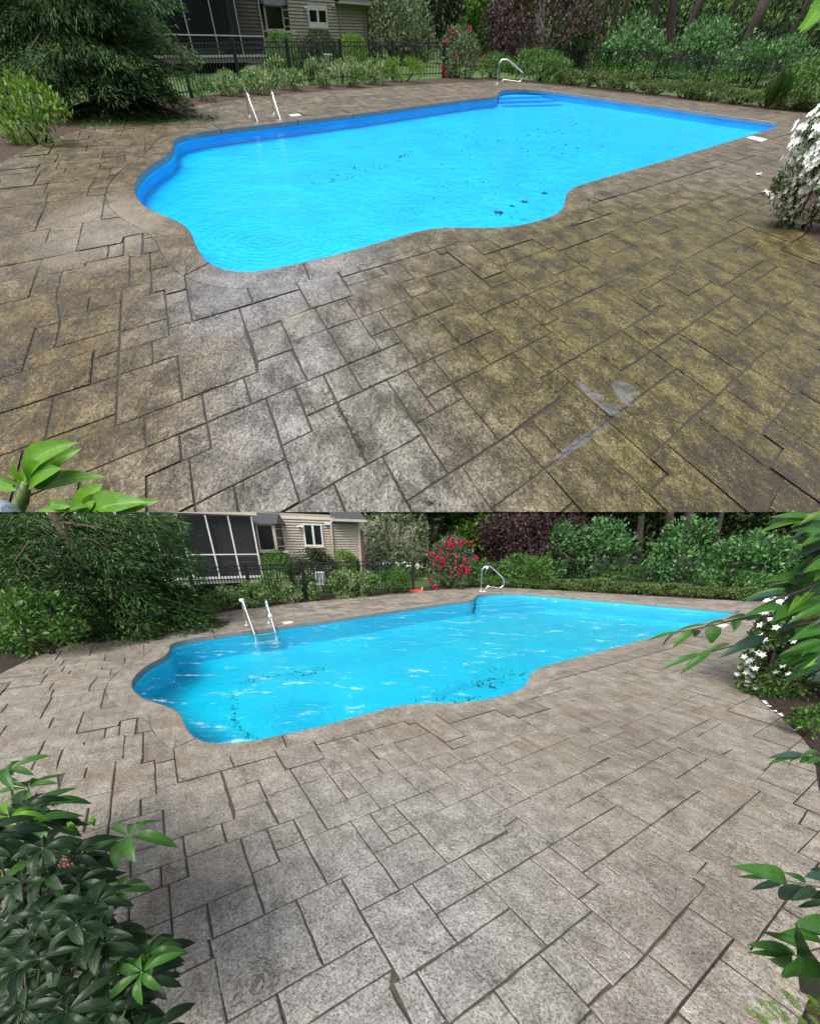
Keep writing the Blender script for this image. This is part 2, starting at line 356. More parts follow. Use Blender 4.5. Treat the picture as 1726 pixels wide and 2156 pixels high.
for nm, dk, lt, gl, tr in [
        ('conifer', (0.012, 0.032, 0.012), (0.055, 0.125, 0.03), .6, .2), ('conifer_tip', (0.04, 0.10, 0.02), (0.14, 0.27, 0.055), .6, .3),
        ('dark_green', (0.010, 0.022, 0.008), (0.035, 0.065, 0.018), .5, .2), ('mid_green', (0.025, 0.075, 0.015), (0.11, 0.24, 0.04), .45, .3),
        ('bright_green', (0.05, 0.12, 0.012), (0.16, 0.30, 0.03), .45, .35), ('maple_green', (0.02, 0.06, 0.008), (0.10, 0.21, 0.02), .5, .4),
        ('variegated', (0.07, 0.15, 0.04), (0.36, 0.46, 0.22), .5, .3), ('lilac_green', (0.025, 0.085, 0.03), (0.14, 0.31, 0.095), .45, .3),
        ('purple_leaf', (0.018, 0.009, 0.012), (0.085, 0.045, 0.05), .45, .25), ('juniper', (0.03, 0.06, 0.016), (0.14, 0.21, 0.055), .6, .2),
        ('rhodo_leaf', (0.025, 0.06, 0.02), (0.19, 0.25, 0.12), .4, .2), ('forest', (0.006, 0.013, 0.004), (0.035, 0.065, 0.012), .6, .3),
        ('azalea_leaf', (0.02, 0.05, 0.012), (0.12, 0.22, 0.05), .45, .3), ('grass_blade', (0.03, 0.08, 0.01), (0.11, 0.21, 0.04), .5, .3)]:
    LM[nm] = leafmat('leaf_' + nm, dk, lt, gl, tr)
big_leafmat('leaf_big_fresh', (0.045, 0.14, 0.006), (0.17, 0.40, 0.02), (0.30, 0.5, 0.12))
big_leafmat('leaf_big_mid', (0.016, 0.075, 0.012), (0.075, 0.22, 0.028), (0.10, 0.2, 0.06))
big_leafmat('leaf_big_dark', (0.006, 0.022, 0.008), (0.022, 0.062, 0.014), (0.04, 0.08, 0.03))
big_leafmat('leaf_big_bluish', (0.02, 0.055, 0.035), (0.05, 0.12, 0.08), (0.08, 0.16, 0.10))

# ------------------------------------------------------------------ object helpers
REG = []
def deck_uv(o, H):
    m = o.data; inv, org = H.lattice(); n = len(m.loops); co = np.empty(len(m.vertices) * 3); m.vertices.foreach_get('co', co); co = co.reshape(-1, 3)
    li = np.empty(n, np.int32); m.loops.foreach_get('vertex_index', li); uv = (co[li][:, :2] - org) @ inv.T * DK
    l = m.uv_layers.new(name='patio'); l.data.foreach_set('uv', uv.astype(np.float32).ravel()); return o
def tag(o, label=None, cat=None, group=None, kind=None):
    if label: o['label'] = label
    if cat: o['category'] = cat
    if group: o['group'] = group
    if kind: o['kind'] = kind
    return o

def link(name, mesh, H, parent=None):
    o = bpy.data.objects.new(name, mesh); COL.objects.link(o)
    if parent is not None: o.parent = parent
    elif H is not None: o.matrix_world = H.M
    if H is not None: REG.append((o, H))
    return o

def empty(name, H, loc=(0, 0, 0), rz=0.0):
    o = bpy.data.objects.new(name, None); COL.objects.link(o); o.empty_display_size = .1
    o.matrix_world = H.M @ Matrix.Translation(loc) @ Matrix.Rotation(rz, 4, 'Z')
    return o

def child_empty_free(root): pass

class MB:
    def __init__(s): s.v = []; s.f = []; s.uv = None
    def poly(s, pts):
        n = len(s.v); s.v += [tuple(p) for p in pts]; s.f.append(tuple(range(n, n + len(pts)))); return s
    def hexa(s, p):   # 8 points: bottom ring 0-3, top ring 4-7
        n = len(s.v); s.v += [tuple(q) for q in p]
        for f in ((3, 2, 1, 0), (4, 5, 6, 7), (0, 1, 5, 4), (1, 2, 6, 5), (2, 3, 7, 6), (3, 0, 4, 7)): s.f.append(tuple(n + i for i in f))
        return s
    def box(s, x0, x1, y0, y1, z0, z1):
        return s.hexa([(x0, y0, z0), (x1, y0, z0), (x1, y1, z0), (x0, y1, z0), (x0, y0, z1), (x1, y0, z1), (x1, y1, z1), (x0, y1, z1)])
    def obox(s, p, d, u0, u1, w0, w1, z0, z1):
        """box in a frame: p origin, d unit direction (u), its left normal (w), z"""
        n = Vector((-d.y, d.x, 0)); d = Vector((d.x, d.y, 0)); p = Vector((p[0], p[1], 0))
        c = lambda u, w_, z: p + d * u + n * w_ + Vector((0, 0, z))
        return s.hexa([c(u0, w0, z0), c(u1, w0, z0), c(u1, w1, z0), c(u0, w1, z0), c(u0, w0, z1), c(u1, w0, z1), c(u1, w1, z1), c(u0, w1, z1)])
    def tube(s, pts, r, n=8, cap=True):
        pts = [Vector(p) for p in pts]; rs = r if isinstance(r, (list, tuple)) else [r] * len(pts)
        base = len(s.v); ref = None
        for i, p in enumerate(pts):
            t = (pts[min(i + 1, len(pts) - 1)] - pts[max(i - 1, 0)]).normalized()
            a = ref if ref is not None else (Vector((0, 0, 1)) if abs(t.z) < .9 else Vector((1, 0, 0)))
            u = (a - t * a.dot(t)).normalized(); ref = u; w_ = t.cross(u)
            for k in range(n):
                an = 2 * math.pi * k / n; s.v.append(tuple(p + (u * math.cos(an) + w_ * math.sin(an)) * rs[i]))
        for i in range(len(pts) - 1):
            for k in range(n):
                k2 = (k + 1) % n; s.f.append((base + i * n + k, base + i * n + k2, base + (i + 1) * n + k2, base + (i + 1) * n + k))
        if cap:
            s.f.append(tuple(base + k for k in reversed(range(n)))); s.f.append(tuple(base + (len(pts) - 1) * n + k for k in range(n)))
        return s
    def mesh(s, name, mat, smooth=False):
        m = bpy.data.meshes.new(name); m.from_pydata(s.v, [], s.f); m.validate()
        m.materials.append(MATS[mat])
        if smooth: m.shade_smooth()
        return m
    def build(s, name, mat, H, parent=None, smooth=False, cut=None):
        m = s.mesh(name, mat, smooth)
        if cut is not None: cut_mesh(m, H, cut)
        return link(name, m, H, parent)

def cut_mesh(m, H, side):
    """trim a mesh along the straight edge line where one terrace gives way to the other (side +1 keeps the lower part)"""
    bm = bmesh.new(); bm.from_mesh(m)
    bmesh.ops.bisect_plane(bm, geom=bm.verts[:] + bm.edges[:] + bm.faces[:], dist=1e-6, plane_co=(0, 0, HC), plane_no=tuple(-side * H.cut_no), clear_outer=True)
    bm.to_mesh(m); bm.free()

def region(incl, excl):
    V = []; Fc = []
    for p in incl + excl:
        p = [(q[0], q[1]) for q in p]
        if sum(p[i - 1][0] * p[i][1] - p[i][0] * p[i - 1][1] for i in range(len(p))) < 0: p.reverse()
        n = len(V); V += [Vector((q[0], q[1])) for q in p]; Fc.append(list(range(n, n + len(p))))
    vs, es, fs, _, _, of = delaunay_2d_cdt(V, [], Fc, 1, 1e-6, True)
    k = len(incl); keep = []
    for f, o_ in zip(fs, of):
        if all(i in o_ for i in range(k)) and not any(i >= k for i in o_): keep.append(tuple(f))
    return vs, keep

def leaf_mesh(name, P, D, Nn, L, W, mat, fold=.25):
    n = len(P); D = D / np.linalg.norm(D, axis=1, keepdims=True)
    S = np.cross(D, Nn); S /= np.maximum(np.linalg.norm(S, axis=1, keepdims=True), 1e-6); U = np.cross(S, D)
    L = np.broadcast_to(L, (n,))[:, None]; W = np.broadcast_to(W, (n,))[:, None]
    V = np.empty((n, 4, 3)); V[:, 0] = P; V[:, 2] = P + D * L - U * L * .12
    V[:, 1] = P + D * L * .45 + S * W * .5 + U * W * fold * .5; V[:, 3] = P + D * L * .45 - S * W * .5 + U * W * fold * .5
    m = bpy.data.meshes.new(name); m.vertices.add(n * 4); m.vertices.foreach_set('co', V.astype(np.float32).ravel())
    idx = (np.arange(n)[:, None] * 4 + np.array([0, 1, 2, 0, 2, 3])[None]).astype(np.int32).ravel()
    m.loops.add(n * 6); m.loops.foreach_set('vertex_index', idx)
    m.polygons.add(n * 2); m.polygons.foreach_set('loop_start', np.arange(0, n * 6, 3, dtype=np.int32)); m.polygons.foreach_set('loop_total', np.full(n * 2, 3, np.int32))
    m.update(calc_edges=True); m.materials.append(MATS[mat]); return m
# outlines of the stamped stones in patio coordinates: x, y, x, y ... in hundredths
SLABS = [
[36,148,18,148,18,142,0,142,0,98,36,98],
[0,142,18,142,18,167,0,167],
[36,217,18,217,18,211,0,211,0,167,36,167],
[36,98,18,98,18,80,36,80],
[18,148,36,148,36,167,18,167],
[18,261,18,217,36,217,36,261],
[18,261,36,261,36,273,18,273],
[36,57,54,57,54,94,36,94],
[36,122,36,94,54,94,54,122],
[54,159,36,159,36,122,54,122],
[54,159,54,203,36,203,36,159],
[54,203,54,231,36,231,36,203],
[54,231,54,249,36,249,36,231],
[54,249,54,274,36,274,36,249],
[54,274,54,285,50,285,50,311,36,311,36,274],
[36,311,50,311,50,342,36,342],
[36,342,49,342,49,348,55,348,54,379,36,379],
[54,413,36,413,36,379,54,379],
[78,322,78,348,49,348,50,322],
[50,285,67,285,68,300,50,301],
[78,322,50,322,50,301,72,300,72,312,78,312],
[66,20,66,64,54,64,54,20],
[66,64,66,82,54,82,54,64],
[54,82,66,82,66,104,54,104],
[54,126,54,104,84,104,84,126],
[54,126,66,126,66,151,54,151],
[54,176,54,151,66,151,66,176],
[54,194,54,176,66,176,66,194],
[66,194,66,212,54,212,54,194],
[66,231,54,230,54,212,66,212],
[66,258,54,258,54,230,67,231],
[54,258,66,258,67,285,54,285],
[78,348,78,369,54,370,55,348],
[54,385,54,370,60,369,61,385],
[54,385,66,386,66,429,54,429],
[84,466,54,466,54,429,84,429],
[78,386,61,386,60,369,78,369],
[66,60,66,23,84,23,84,60],
[84,60,84,85,66,85,66,60],
[66,104,66,85,84,85,84,104],
[66,141,66,126,84,126,84,141],
[84,185,66,185,66,141,84,141],
[84,185,83,213,66,213,66,185],
[66,213,83,213,83,231,66,231],
[66,257,66,241,83,241,83,257],
[94,278,67,278,66,257,88,257,88,268,94,268],
[66,397,66,386,83,386,83,397],
[84,429,66,429,66,397,83,397],
[84,475,66,475,66,466,84,466],
[83,231,83,241,67,241,67,231],
[94,278,94,299,67,299,67,278],
[71,299,94,299,94,312,72,312],
[78,312,94,312,94,322,78,322],
[78,322,94,322,94,344,78,344],
[94,360,78,360,78,344,94,344],
[105,360,105,385,78,385,78,360],
[82,385,105,385,105,409,83,409],
[98,235,83,235,83,198,98,198],
[83,257,83,235,109,235,109,257],
[114,53,84,53,84,9,114,9],
[102,71,84,71,84,53,102,53],
[84,115,84,71,114,71,114,115],
[84,115,114,115,114,146,84,146],
[84,146,102,146,102,193,98,190,84,190],
[99,191,98,198,84,198,84,190],
[84,420,84,409,102,409,102,420],
[120,457,102,457,102,451,84,451,84,420,120,420],
[102,451,102,482,84,482,84,451],
[84,507,84,482,102,482,102,507],
[88,268,88,257,109,257,109,268],
[94,268,109,268,109,278,94,278],
[94,278,109,278,109,315,94,315],
[94,338,94,315,120,315,120,338],
[94,338,120,338,120,361,94,360],
[98,213,98,193,123,193,123,213],
[98,213,109,213,109,235,98,235],
[139,43,139,65,127,65,127,61,102,61,102,53,114,53,114,43],
[102,61,127,61,127,83,114,83,114,71,102,71],
[127,120,127,131,132,131,132,152,113,152,113,164,102,164,102,146,114,146,114,120],
[113,193,102,193,102,164,113,164],
[105,395,127,398,127,420,102,420],
[139,457,139,482,102,482,102,457],
[127,510,102,510,102,482,127,482],
[127,510,127,535,102,535,102,510],
[102,535,127,535,127,563,102,563],
[120,370,105,370,105,361,120,361],
[120,370,120,395,105,395,105,370],
[123,235,109,235,109,213,123,213],
[123,235,123,244,109,244,109,235],
[127,270,109,270,109,244,123,244,123,260,126,261],
[134,293,109,293,109,270,134,270],
[120,315,109,315,109,293,120,293],
[138,151,138,177,113,177,113,152],
[138,177,138,193,113,193,113,177],
[127,43,114,43,114,25,127,25],
[127,120,114,120,114,83,127,83],
[120,293,134,293,134,315,120,315],
[120,315,134,315,134,324,120,324],
[120,324,134,324,134,352,120,352],
[120,372,120,352,147,351,147,372],
[120,398,120,372,132,372,132,398],
[120,420,127,420,127,457,120,457],
[138,193,138,208,123,208,123,193],
[123,208,142,208,142,229,123,229],
[149,229,149,260,124,261,123,229],
[134,270,127,270,126,260,134,260],
[152,28,127,28,127,0,152,0],
[152,65,139,65,139,43,127,43,127,28,152,28],
[127,96,127,65,152,65,152,96],
[127,118,127,96,164,96,164,118],
[152,118,152,131,127,131,127,118],
[127,411,127,398,152,398,152,411],
[127,442,127,411,152,411,152,442],
[127,442,152,442,152,473,139,473,139,457,127,457],
[152,473,152,501,127,501,127,482,139,482,139,473],
[164,545,127,545,127,501,164,501],
[164,567,127,567,127,545,164,545],
[127,567,152,567,152,592,127,592],
[142,142,132,142,132,131,142,131],
[139,142,139,151,132,151,132,142],
[132,372,147,372,147,389,152,390,152,398,132,398],
[149,260,149,270,134,270,134,260],
[134,285,134,270,149,270,149,285],
[134,285,154,285,154,295,160,295,160,307,134,307],
[134,341,134,307,160,307,160,341],
[135,351,135,341,160,341,160,350],
[152,142,152,152,138,152,139,142],
[138,152,152,152,152,167,138,167],
[163,188,138,188,138,167,157,167,157,177,163,177],
[163,188,163,208,138,208,138,188],
[142,131,152,131,152,142,142,142],
[142,217,142,208,163,208,163,217],
[142,217,149,217,149,229,142,229],
[147,350,160,350,160,372,147,372],
[147,372,161,372,161,395,152,395,152,390,147,389],
[163,217,163,229,149,229,149,217],
[149,229,163,229,163,248,149,248],
[149,264,149,248,163,248,163,264],
[174,264,174,285,149,285,149,264],
[152,9,177,9,177,27,152,27],
[177,27,177,49,152,49,152,27],
[177,49,177,71,152,71,152,49],
[195,71,195,93,152,96,152,71],
[152,118,177,115,177,140,167,140,167,131,152,131],
[152,131,167,131,167,142,152,142],
[177,167,152,167,152,142,167,142,167,148,177,148],
[152,395,195,395,195,426,152,426],
[152,451,152,426,177,426,177,451],
[152,501,152,451,195,451,195,495,164,495,164,501],
[152,592,152,567,164,567,164,561,177,561,177,592],
[152,623,152,592,177,592,177,623],
[177,667,152,667,152,623,177,623],
[152,667,177,667,177,704,164,704,164,682,152,682],
[177,704,177,748,152,748,152,719,164,719,164,704],
[152,748,177,748,177,770,164,770,164,763,152,763],
[177,770,177,795,152,795,152,785,164,785,164,770],
[174,285,174,295,154,295,154,285],
[177,167,177,177,157,177,157,167],
[160,307,160,295,174,295,174,307],
[160,307,174,307,174,322,160,322],
[179,322,179,344,160,344,160,322],
[160,344,186,345,185,373,160,372],
[161,395,161,373,177,373,177,395],
[163,188,163,177,177,177,177,188],
[163,188,177,188,177,198,163,198],
[177,223,163,223,163,198,177,198],
[186,223,186,244,163,244,163,223],
[186,244,186,264,163,264,163,244],
[177,115,164,115,164,93,177,93],
[164,539,164,495,195,495,195,506,189,506,189,539],
[164,561,164,539,189,539,189,561],
[167,140,177,140,177,148,167,148],
[174,278,174,264,186,264,186,278],
[187,299,174,299,174,278,186,278],
[174,299,200,299,200,322,174,322],
[195,0,195,20,177,20,177,0],
[177,20,195,20,195,57,177,57],
[213,75,177,71,177,57,213,57],
[177,100,177,93,195,93,195,100],
[177,131,177,100,195,100,195,123,190,123,190,131],
[190,148,177,148,177,131,190,131],
[190,162,177,162,177,148,190,148],
[177,162,190,162,190,167,195,168,195,181,177,182],
[177,182,199,182,199,198,177,198],
[177,198,199,198,199,213,177,213],
[186,223,177,223,177,213,186,213],
[177,395,177,373,185,373,185,358,195,358,195,395],
[177,426,195,426,195,451,177,451],
[177,603,177,561,195,561,195,603],
[177,628,177,603,195,603,195,628],
[177,650,177,628,195,628,195,650],
[177,650,195,650,195,681,177,681],
[177,681,195,681,195,712,177,712],
[177,740,177,712,195,712,195,740],
[195,771,177,771,177,740,195,740],
[195,802,177,802,177,771,195,771],
[177,802,195,802,195,824,177,824],
[177,824,195,824,195,855,177,855],
[195,892,177,892,177,855,195,855],
[213,954,177,954,177,929,213,929],
[179,322,200,322,200,345,179,344],
[185,358,185,346,195,345,195,358],
[186,213,199,213,199,223,186,223],
[186,223,199,223,199,237,186,237],
[186,237,199,237,200,244,186,244],
[200,244,200,257,186,257,186,244],
[186,257,210,257,210,283,186,282],
[187,283,195,283,195,299,187,299],
[189,528,189,506,213,506,213,528],
[231,566,195,566,195,561,189,561,189,528,231,527],
[190,123,213,123,213,142,190,142],
[231,140,231,168,190,167,190,142,213,142,213,134,226,134,226,140],
[213,10,213,28,195,28,195,10],
[213,46,195,46,195,28,213,28],
[213,46,213,57,195,57,195,46],
[195,83,213,83,213,105,195,105],
[195,105,213,105,213,123,195,123],
[213,182,195,182,195,168,213,168],
[195,299,195,283,225,282,225,277,231,277,231,300],
[225,340,225,377,195,377,195,345,200,345,200,340],
[195,402,195,377,213,377,213,402],
[195,427,195,402,213,402,213,427],
[231,449,195,449,195,427,231,427],
[213,449,213,467,195,467,195,449],
[195,467,231,467,231,498,195,498],
[213,498,213,506,195,506,195,498],
[213,584,195,584,195,566,213,566],
[195,615,195,584,231,582,231,615],
[213,615,213,633,195,633,195,615],
[195,633,231,633,231,655,195,655],
[213,655,213,692,195,692,195,655],
[213,720,195,720,195,692,213,692],
[213,720,213,757,195,757,195,720],
[213,801,195,801,195,757,213,757],
[231,838,195,838,195,801,231,801],
[195,866,195,838,213,838,213,866],
[195,866,231,866,231,910,195,910],
[195,929,195,910,213,910,213,929],
[213,963,195,963,195,954,213,954],
[231,1016,231,1041,195,1041,195,1016],
[215,198,199,198,199,182,215,182],
[199,213,199,198,215,198,215,213],
[199,213,215,213,215,217,223,217,223,242,199,241],
[213,242,211,257,200,257,200,242],
[213,318,200,318,200,300,213,300],
[200,318,213,318,213,340,200,340],
[210,282,211,251,231,251,231,277,225,277,225,282],
[231,0,231,34,213,34,213,0],
[213,71,213,34,243,34,243,71],
[213,71,231,71,231,115,213,115],
[213,115,226,115,227,123,213,123],
[226,123,226,134,213,134,213,123],
[231,196,215,196,213,168,231,168],
[213,251,213,242,231,240,231,251],
[231,300,231,314,213,314,213,300],
[231,342,213,340,213,314,231,314],
[249,342,249,386,213,386,213,377,225,377,225,342],
[213,386,231,386,231,414,213,414],
[231,414,231,427,213,427,213,414],
[213,467,213,449,231,449,231,467],
[213,498,231,498,231,527,213,527],
[231,566,231,582,213,582,213,566],
[213,615,231,615,231,633,213,633],
[243,635,243,666,213,666,213,655,231,655,231,635],
[231,694,213,694,213,666,231,666],
[231,694,231,738,213,738,213,694],
[213,738,243,738,243,760,213,760],
[213,760,231,760,231,801,213,801],
[231,866,213,866,213,838,231,838],
[213,910,231,910,231,932,213,932],
[243,976,213,976,213,932,243,932],
[231,976,231,994,213,994,213,976],
[231,1016,213,1016,213,994,231,994],
[215,196,249,196,249,218,215,217],
[223,218,231,218,231,240,223,240],
[256,94,256,102,240,102,240,123,227,123,226,115,231,115,231,94],
[226,140,226,123,238,123,238,140],
[231,0,256,0,256,38,231,34],
[281,58,281,98,256,102,256,94,231,94,231,71,243,71,243,63,256,63,256,58],
[231,149,231,140,256,140,256,149],
[274,174,231,174,231,149,274,149],
[231,174,274,174,274,211,249,211,249,196,231,196],
[268,211,268,229,231,229,231,218,249,218,249,211],
[256,229,256,247,231,247,231,229],
[256,247,256,275,231,275,231,247],
[231,275,256,275,256,319,231,319],
[231,319,256,319,256,356,249,356,249,342,231,342],
[231,400,231,386,249,386,249,356,274,356,274,404,256,404,256,400],
[256,400,256,437,231,437,231,400],
[231,468,231,437,256,437,256,468],
[268,505,231,505,231,468,268,468],
[274,505,274,523,231,523,231,505],
[231,523,256,523,256,554,231,554],
[231,554,256,554,256,585,231,585],
[256,585,256,613,231,613,231,585],
[231,613,256,613,256,644,243,644,243,635,231,635],
[231,688,231,666,243,666,243,644,256,644,256,688],
[231,713,231,688,256,688,256,713],
[256,738,231,738,231,713,256,713],
[231,769,231,760,243,760,243,738,256,738,256,769],
[256,806,231,806,231,769,256,769],
[256,806,256,843,231,843,231,806],
[231,865,231,843,256,843,256,865],
[256,887,231,887,231,865,256,865],
[231,909,231,887,256,887,256,909],
[231,909,256,909,256,937,243,937,243,932,231,932],
[256,959,256,990,231,990,231,976,243,976,243,959],
[256,990,256,1021,231,1021,231,990],
[256,1052,231,1052,231,1021,256,1021],
[231,1052,256,1052,256,1096,231,1096],
[256,1096,256,1114,231,1114,231,1096],
[268,1151,243,1151,243,1128,231,1128,231,1114,268,1114],
[238,123,259,123,260,140,238,140],
[259,123,240,123,240,102,259,102],
[243,63,243,38,256,38,256,63],
[243,937,256,937,256,959,243,959],
[281,0,281,33,256,33,256,0],
[256,58,256,33,299,33,299,58],
[281,161,274,161,274,149,256,149,256,140,260,140,260,135,281,135],
[256,468,256,429,281,429,281,466],
[299,512,299,534,256,534,256,523,274,523,274,512],
[256,571,256,534,281,534,281,571],
[256,571,281,571,281,602,256,602],
[256,602,281,602,281,630,256,630],
[299,630,299,658,256,658,256,630],
[281,695,256,695,256,658,281,658],
[256,726,256,695,281,695,281,726],
[256,726,293,726,293,736,299,736,299,744,256,744],
[256,744,281,744,281,781,256,781],
[299,805,256,803,256,781,299,780],
[281,803,281,840,256,840,256,803],
[299,871,256,871,256,840,299,840],
[281,871,281,908,256,908,256,871],
[281,908,281,933,256,933,256,908],
[281,933,281,958,256,958,256,933],
[256,958,281,958,281,995,256,995],
[256,995,281,995,281,1032,256,1032],
[281,1032,281,1050,256,1050,256,1032],
[299,1087,281,1087,281,1081,256,1081,256,1050,299,1050],
[256,1114,256,1081,281,1081,281,1112],
[256,1181,256,1151,268,1151,268,1137,299,1137,299,1181],
[259,111,259,102,270,102,270,111],
[259,111,270,111,270,123,259,123],
[259,123,270,123,270,135,259,134],
[268,1112,281,1112,281,1137,268,1137],
[270,98,299,98,299,107,303,107,302,126,270,126],
[299,135,270,135,270,126,298,126],
[281,0,299,0,299,23,281,23],
[281,33,281,23,299,23,299,33],
[281,66,281,58,299,58,299,66],
[317,66,317,88,281,88,281,66],
[281,98,281,88,299,88,299,98],
[299,135,299,150,281,150,281,135],
[281,161,281,150,299,150,299,161],
[299,840,281,840,281,830,299,830],
[281,889,281,871,299,871,299,858,311,858,311,889],
[299,889,299,907,281,907,281,889],
[281,938,281,907,299,907,299,938],
[281,975,281,938,317,938,317,975],
[299,1003,281,1003,281,975,299,975],
[281,1034,281,1003,299,1003,299,1034],
[299,1050,281,1050,281,1034,299,1034],
[299,1115,281,1115,281,1087,299,1087],
[299,1115,299,1137,281,1137,281,1115],
[324,123,324,132,298,131,302,123],
[299,20,299,0,317,0,317,20],
[299,20,317,20,317,57,299,57],
[299,66,299,57,317,57,317,66],
[317,116,303,116,303,107,299,107,299,88,317,88],
[317,144,299,144,299,132,317,132],
[299,169,299,144,335,144,335,169],
[335,939,335,983,299,983,299,975,317,975,317,939],
[317,1011,299,1011,299,983,317,983],
[299,1055,299,1011,317,1011,317,1055],
[299,1099,299,1055,317,1055,317,1099],
[299,1099,317,1099,317,1121,299,1121],
[335,1121,335,1149,299,1149,299,1121],
[317,1149,317,1171,299,1171,299,1149],
[317,116,317,123,303,123,303,116],
[335,40,317,40,317,0,335,0],
[317,40,335,40,335,65,317,65],
[335,65,335,102,317,102,317,65],
[353,146,317,144,317,132,324,132,324,123,317,122,317,102,353,102],
[317,983,335,983,335,1008,317,1008],
[335,1008,335,1036,317,1036,317,1008],
[317,1054,317,1036,335,1036,335,1054],
[335,1091,317,1091,317,1054,335,1054],
[317,1113,317,1091,335,1091,335,1113],
[317,1113,335,1113,335,1121,317,1121],
[317,1171,317,1149,335,1149,335,1169],
[353,0,353,21,335,21,335,0],
[353,65,335,65,335,21,353,21],
[335,87,335,65,353,65,353,87],
[353,102,335,102,335,87,353,87],
[353,180,335,180,335,146,353,146],
[353,996,335,996,335,952,353,952],
[335,996,353,996,353,1033,335,1033],
[335,1033,353,1033,353,1077,335,1077],
[371,1077,371,1105,335,1105,335,1077],
[335,1133,335,1105,371,1105,371,1133],
[335,1155,335,1133,353,1133,353,1155],
[378,11,378,36,353,36,353,11],
[378,36,378,80,353,80,353,36],
[396,80,396,111,353,111,353,80],
[378,133,353,133,353,111,378,111],
[396,133,396,177,353,180,353,133],
[353,936,378,936,378,973,353,973],
[396,973,396,998,353,998,353,973],
[378,1035,353,1035,353,998,378,998],
[353,1077,353,1035,378,1035,378,1072,371,1072,371,1077],
[396,1072,396,1087,390,1087,390,1109,371,1109,371,1072],
[371,1127,371,1109,378,1109,378,1127],
[396,26,378,26,378,0,396,0],
[396,26,396,57,378,57,378,26],
[396,57,396,80,378,80,378,57],
[408,101,408,123,396,123,396,119,378,119,378,111,396,111,396,101],
[396,133,378,133,378,119,396,119],
[396,959,378,959,378,915,396,915],
[396,959,396,973,378,973,378,959],
[396,998,396,1012,378,1012,378,998],
[414,1012,414,1043,378,1043,378,1012],
[396,1072,378,1072,378,1043,396,1043],
[396,1109,396,1146,378,1146,378,1109],
[390,1087,396,1087,396,1091,432,1091,432,1126,396,1122,396,1109,390,1109],
[414,42,396,42,396,14,414,14],
[414,79,396,79,396,42,414,42],
[396,79,414,79,414,101,396,101],
[414,123,414,151,396,151,396,123],
[396,975,396,931,414,931,414,975],
[414,1012,396,1012,396,975,414,975],
[396,1063,396,1043,414,1043,414,1063],
[396,1091,396,1063,414,1063,414,1091],
[432,123,408,123,408,101,432,104],
[450,11,450,48,414,48,414,11],
[432,76,414,76,414,48,432,48],
[432,104,414,101,414,76,432,76],
[414,135,414,123,432,123,432,135],
[450,135,450,156,414,157,414,135],
[414,924,432,924,432,961,414,961],
[432,986,414,986,414,961,432,961],
[432,1023,414,1023,414,986,432,986],
[414,1023,432,1023,432,1054,414,1054],
[432,1054,432,1076,414,1076,414,1054],
[414,1091,414,1076,432,1076,432,1091],
[462,24,462,68,432,68,432,48,450,48,450,24],
[432,68,450,68,450,112,432,112],
[432,135,432,112,450,112,450,135],
[432,916,450,916,450,941,432,941],
[432,941,450,941,450,959,432,959],
[432,959,450,959,450,977,432,977],
[432,977,450,977,450,999,432,999],
[450,999,450,1027,432,1027,432,999],
[468,1064,432,1064,432,1027,468,1027],
[450,1064,450,1108,432,1108,432,1064],
[450,68,462,68,462,83,450,83],
[450,83,462,83,462,105,450,105],
[450,136,450,105,462,105,462,136],
[462,136,462,154,450,154,450,136],
[462,895,462,920,450,920,450,895],
[462,920,462,951,450,951,450,920],
[450,951,462,951,462,979,450,979],
[450,979,480,979,480,1010,450,1010],
[462,1010,462,1027,450,1027,450,1010],
[480,21,480,28,474,28,474,65,462,65,462,21],
[462,77,462,65,480,65,480,77],
[480,77,480,121,462,121,462,77],
[480,146,462,146,462,121,480,121],
[462,146,480,146,480,179,462,179],
[480,908,462,908,462,880,480,880],
[480,939,462,939,462,908,480,908],
[462,939,480,939,480,979,462,979],
[462,1010,480,1010,480,1039,468,1039,468,1027,462,1027],
[462,1076,462,1064,468,1064,468,1039,480,1039,480,1076],
[505,74,480,74,480,65,474,65,474,28,505,30],
[480,105,480,74,505,74,505,105],
[480,136,480,105,505,105,505,136],
[505,161,480,161,480,136,505,136],
[480,920,480,876,505,876,505,920],
[530,950,505,950,505,945,480,945,480,920,523,920,523,932,530,932],
[505,945,505,970,480,970,480,945],
[480,970,505,970,505,1007,498,1007,498,983,480,983],
[480,983,498,983,498,1011,480,1011],
[523,1007,523,1025,480,1025,480,1011,498,1011,498,1007],
[505,1025,505,1062,480,1062,480,1025],
[505,49,505,24,530,24,530,49],
[505,67,505,49,542,49,542,67],
[505,92,505,67,530,67,530,92],
[505,92,530,92,530,136,505,136],
[530,136,530,154,505,154,505,136],
[530,154,530,176,505,176,505,154],
[505,194,505,176,554,176,554,191,548,191,548,194],
[505,892,505,867,554,867,554,888,548,888,548,892],
[505,920,505,892,530,892,530,914,523,914,523,920],
[505,981,505,950,530,950,530,981],
[554,981,554,987,548,987,548,999,505,999,505,981],
[530,999,530,1043,505,1043,505,1025,523,1025,523,1007,505,1007,505,999],
[530,932,523,932,523,914,530,914],
[530,15,554,15,554,59,542,59,542,49,530,49],
[530,67,542,67,542,96,530,96],
[542,140,530,140,530,96,542,96],
[530,140,542,140,542,176,530,176],
[542,214,530,214,530,194,542,194],
[560,214,560,251,530,251,530,214],
[530,892,542,892,542,904,530,904],
[542,922,530,922,530,904,542,904],
[530,922,542,922,542,950,530,950],
[530,950,542,950,542,981,530,981],
[542,59,554,59,554,91,542,91],
[554,91,554,116,542,116,542,91],
[542,116,554,116,554,147,542,147],
[554,147,554,176,542,176,542,147],
[554,191,554,214,542,214,542,194],
[554,275,542,275,542,251,554,251],
[542,275,572,275,572,319,542,319],
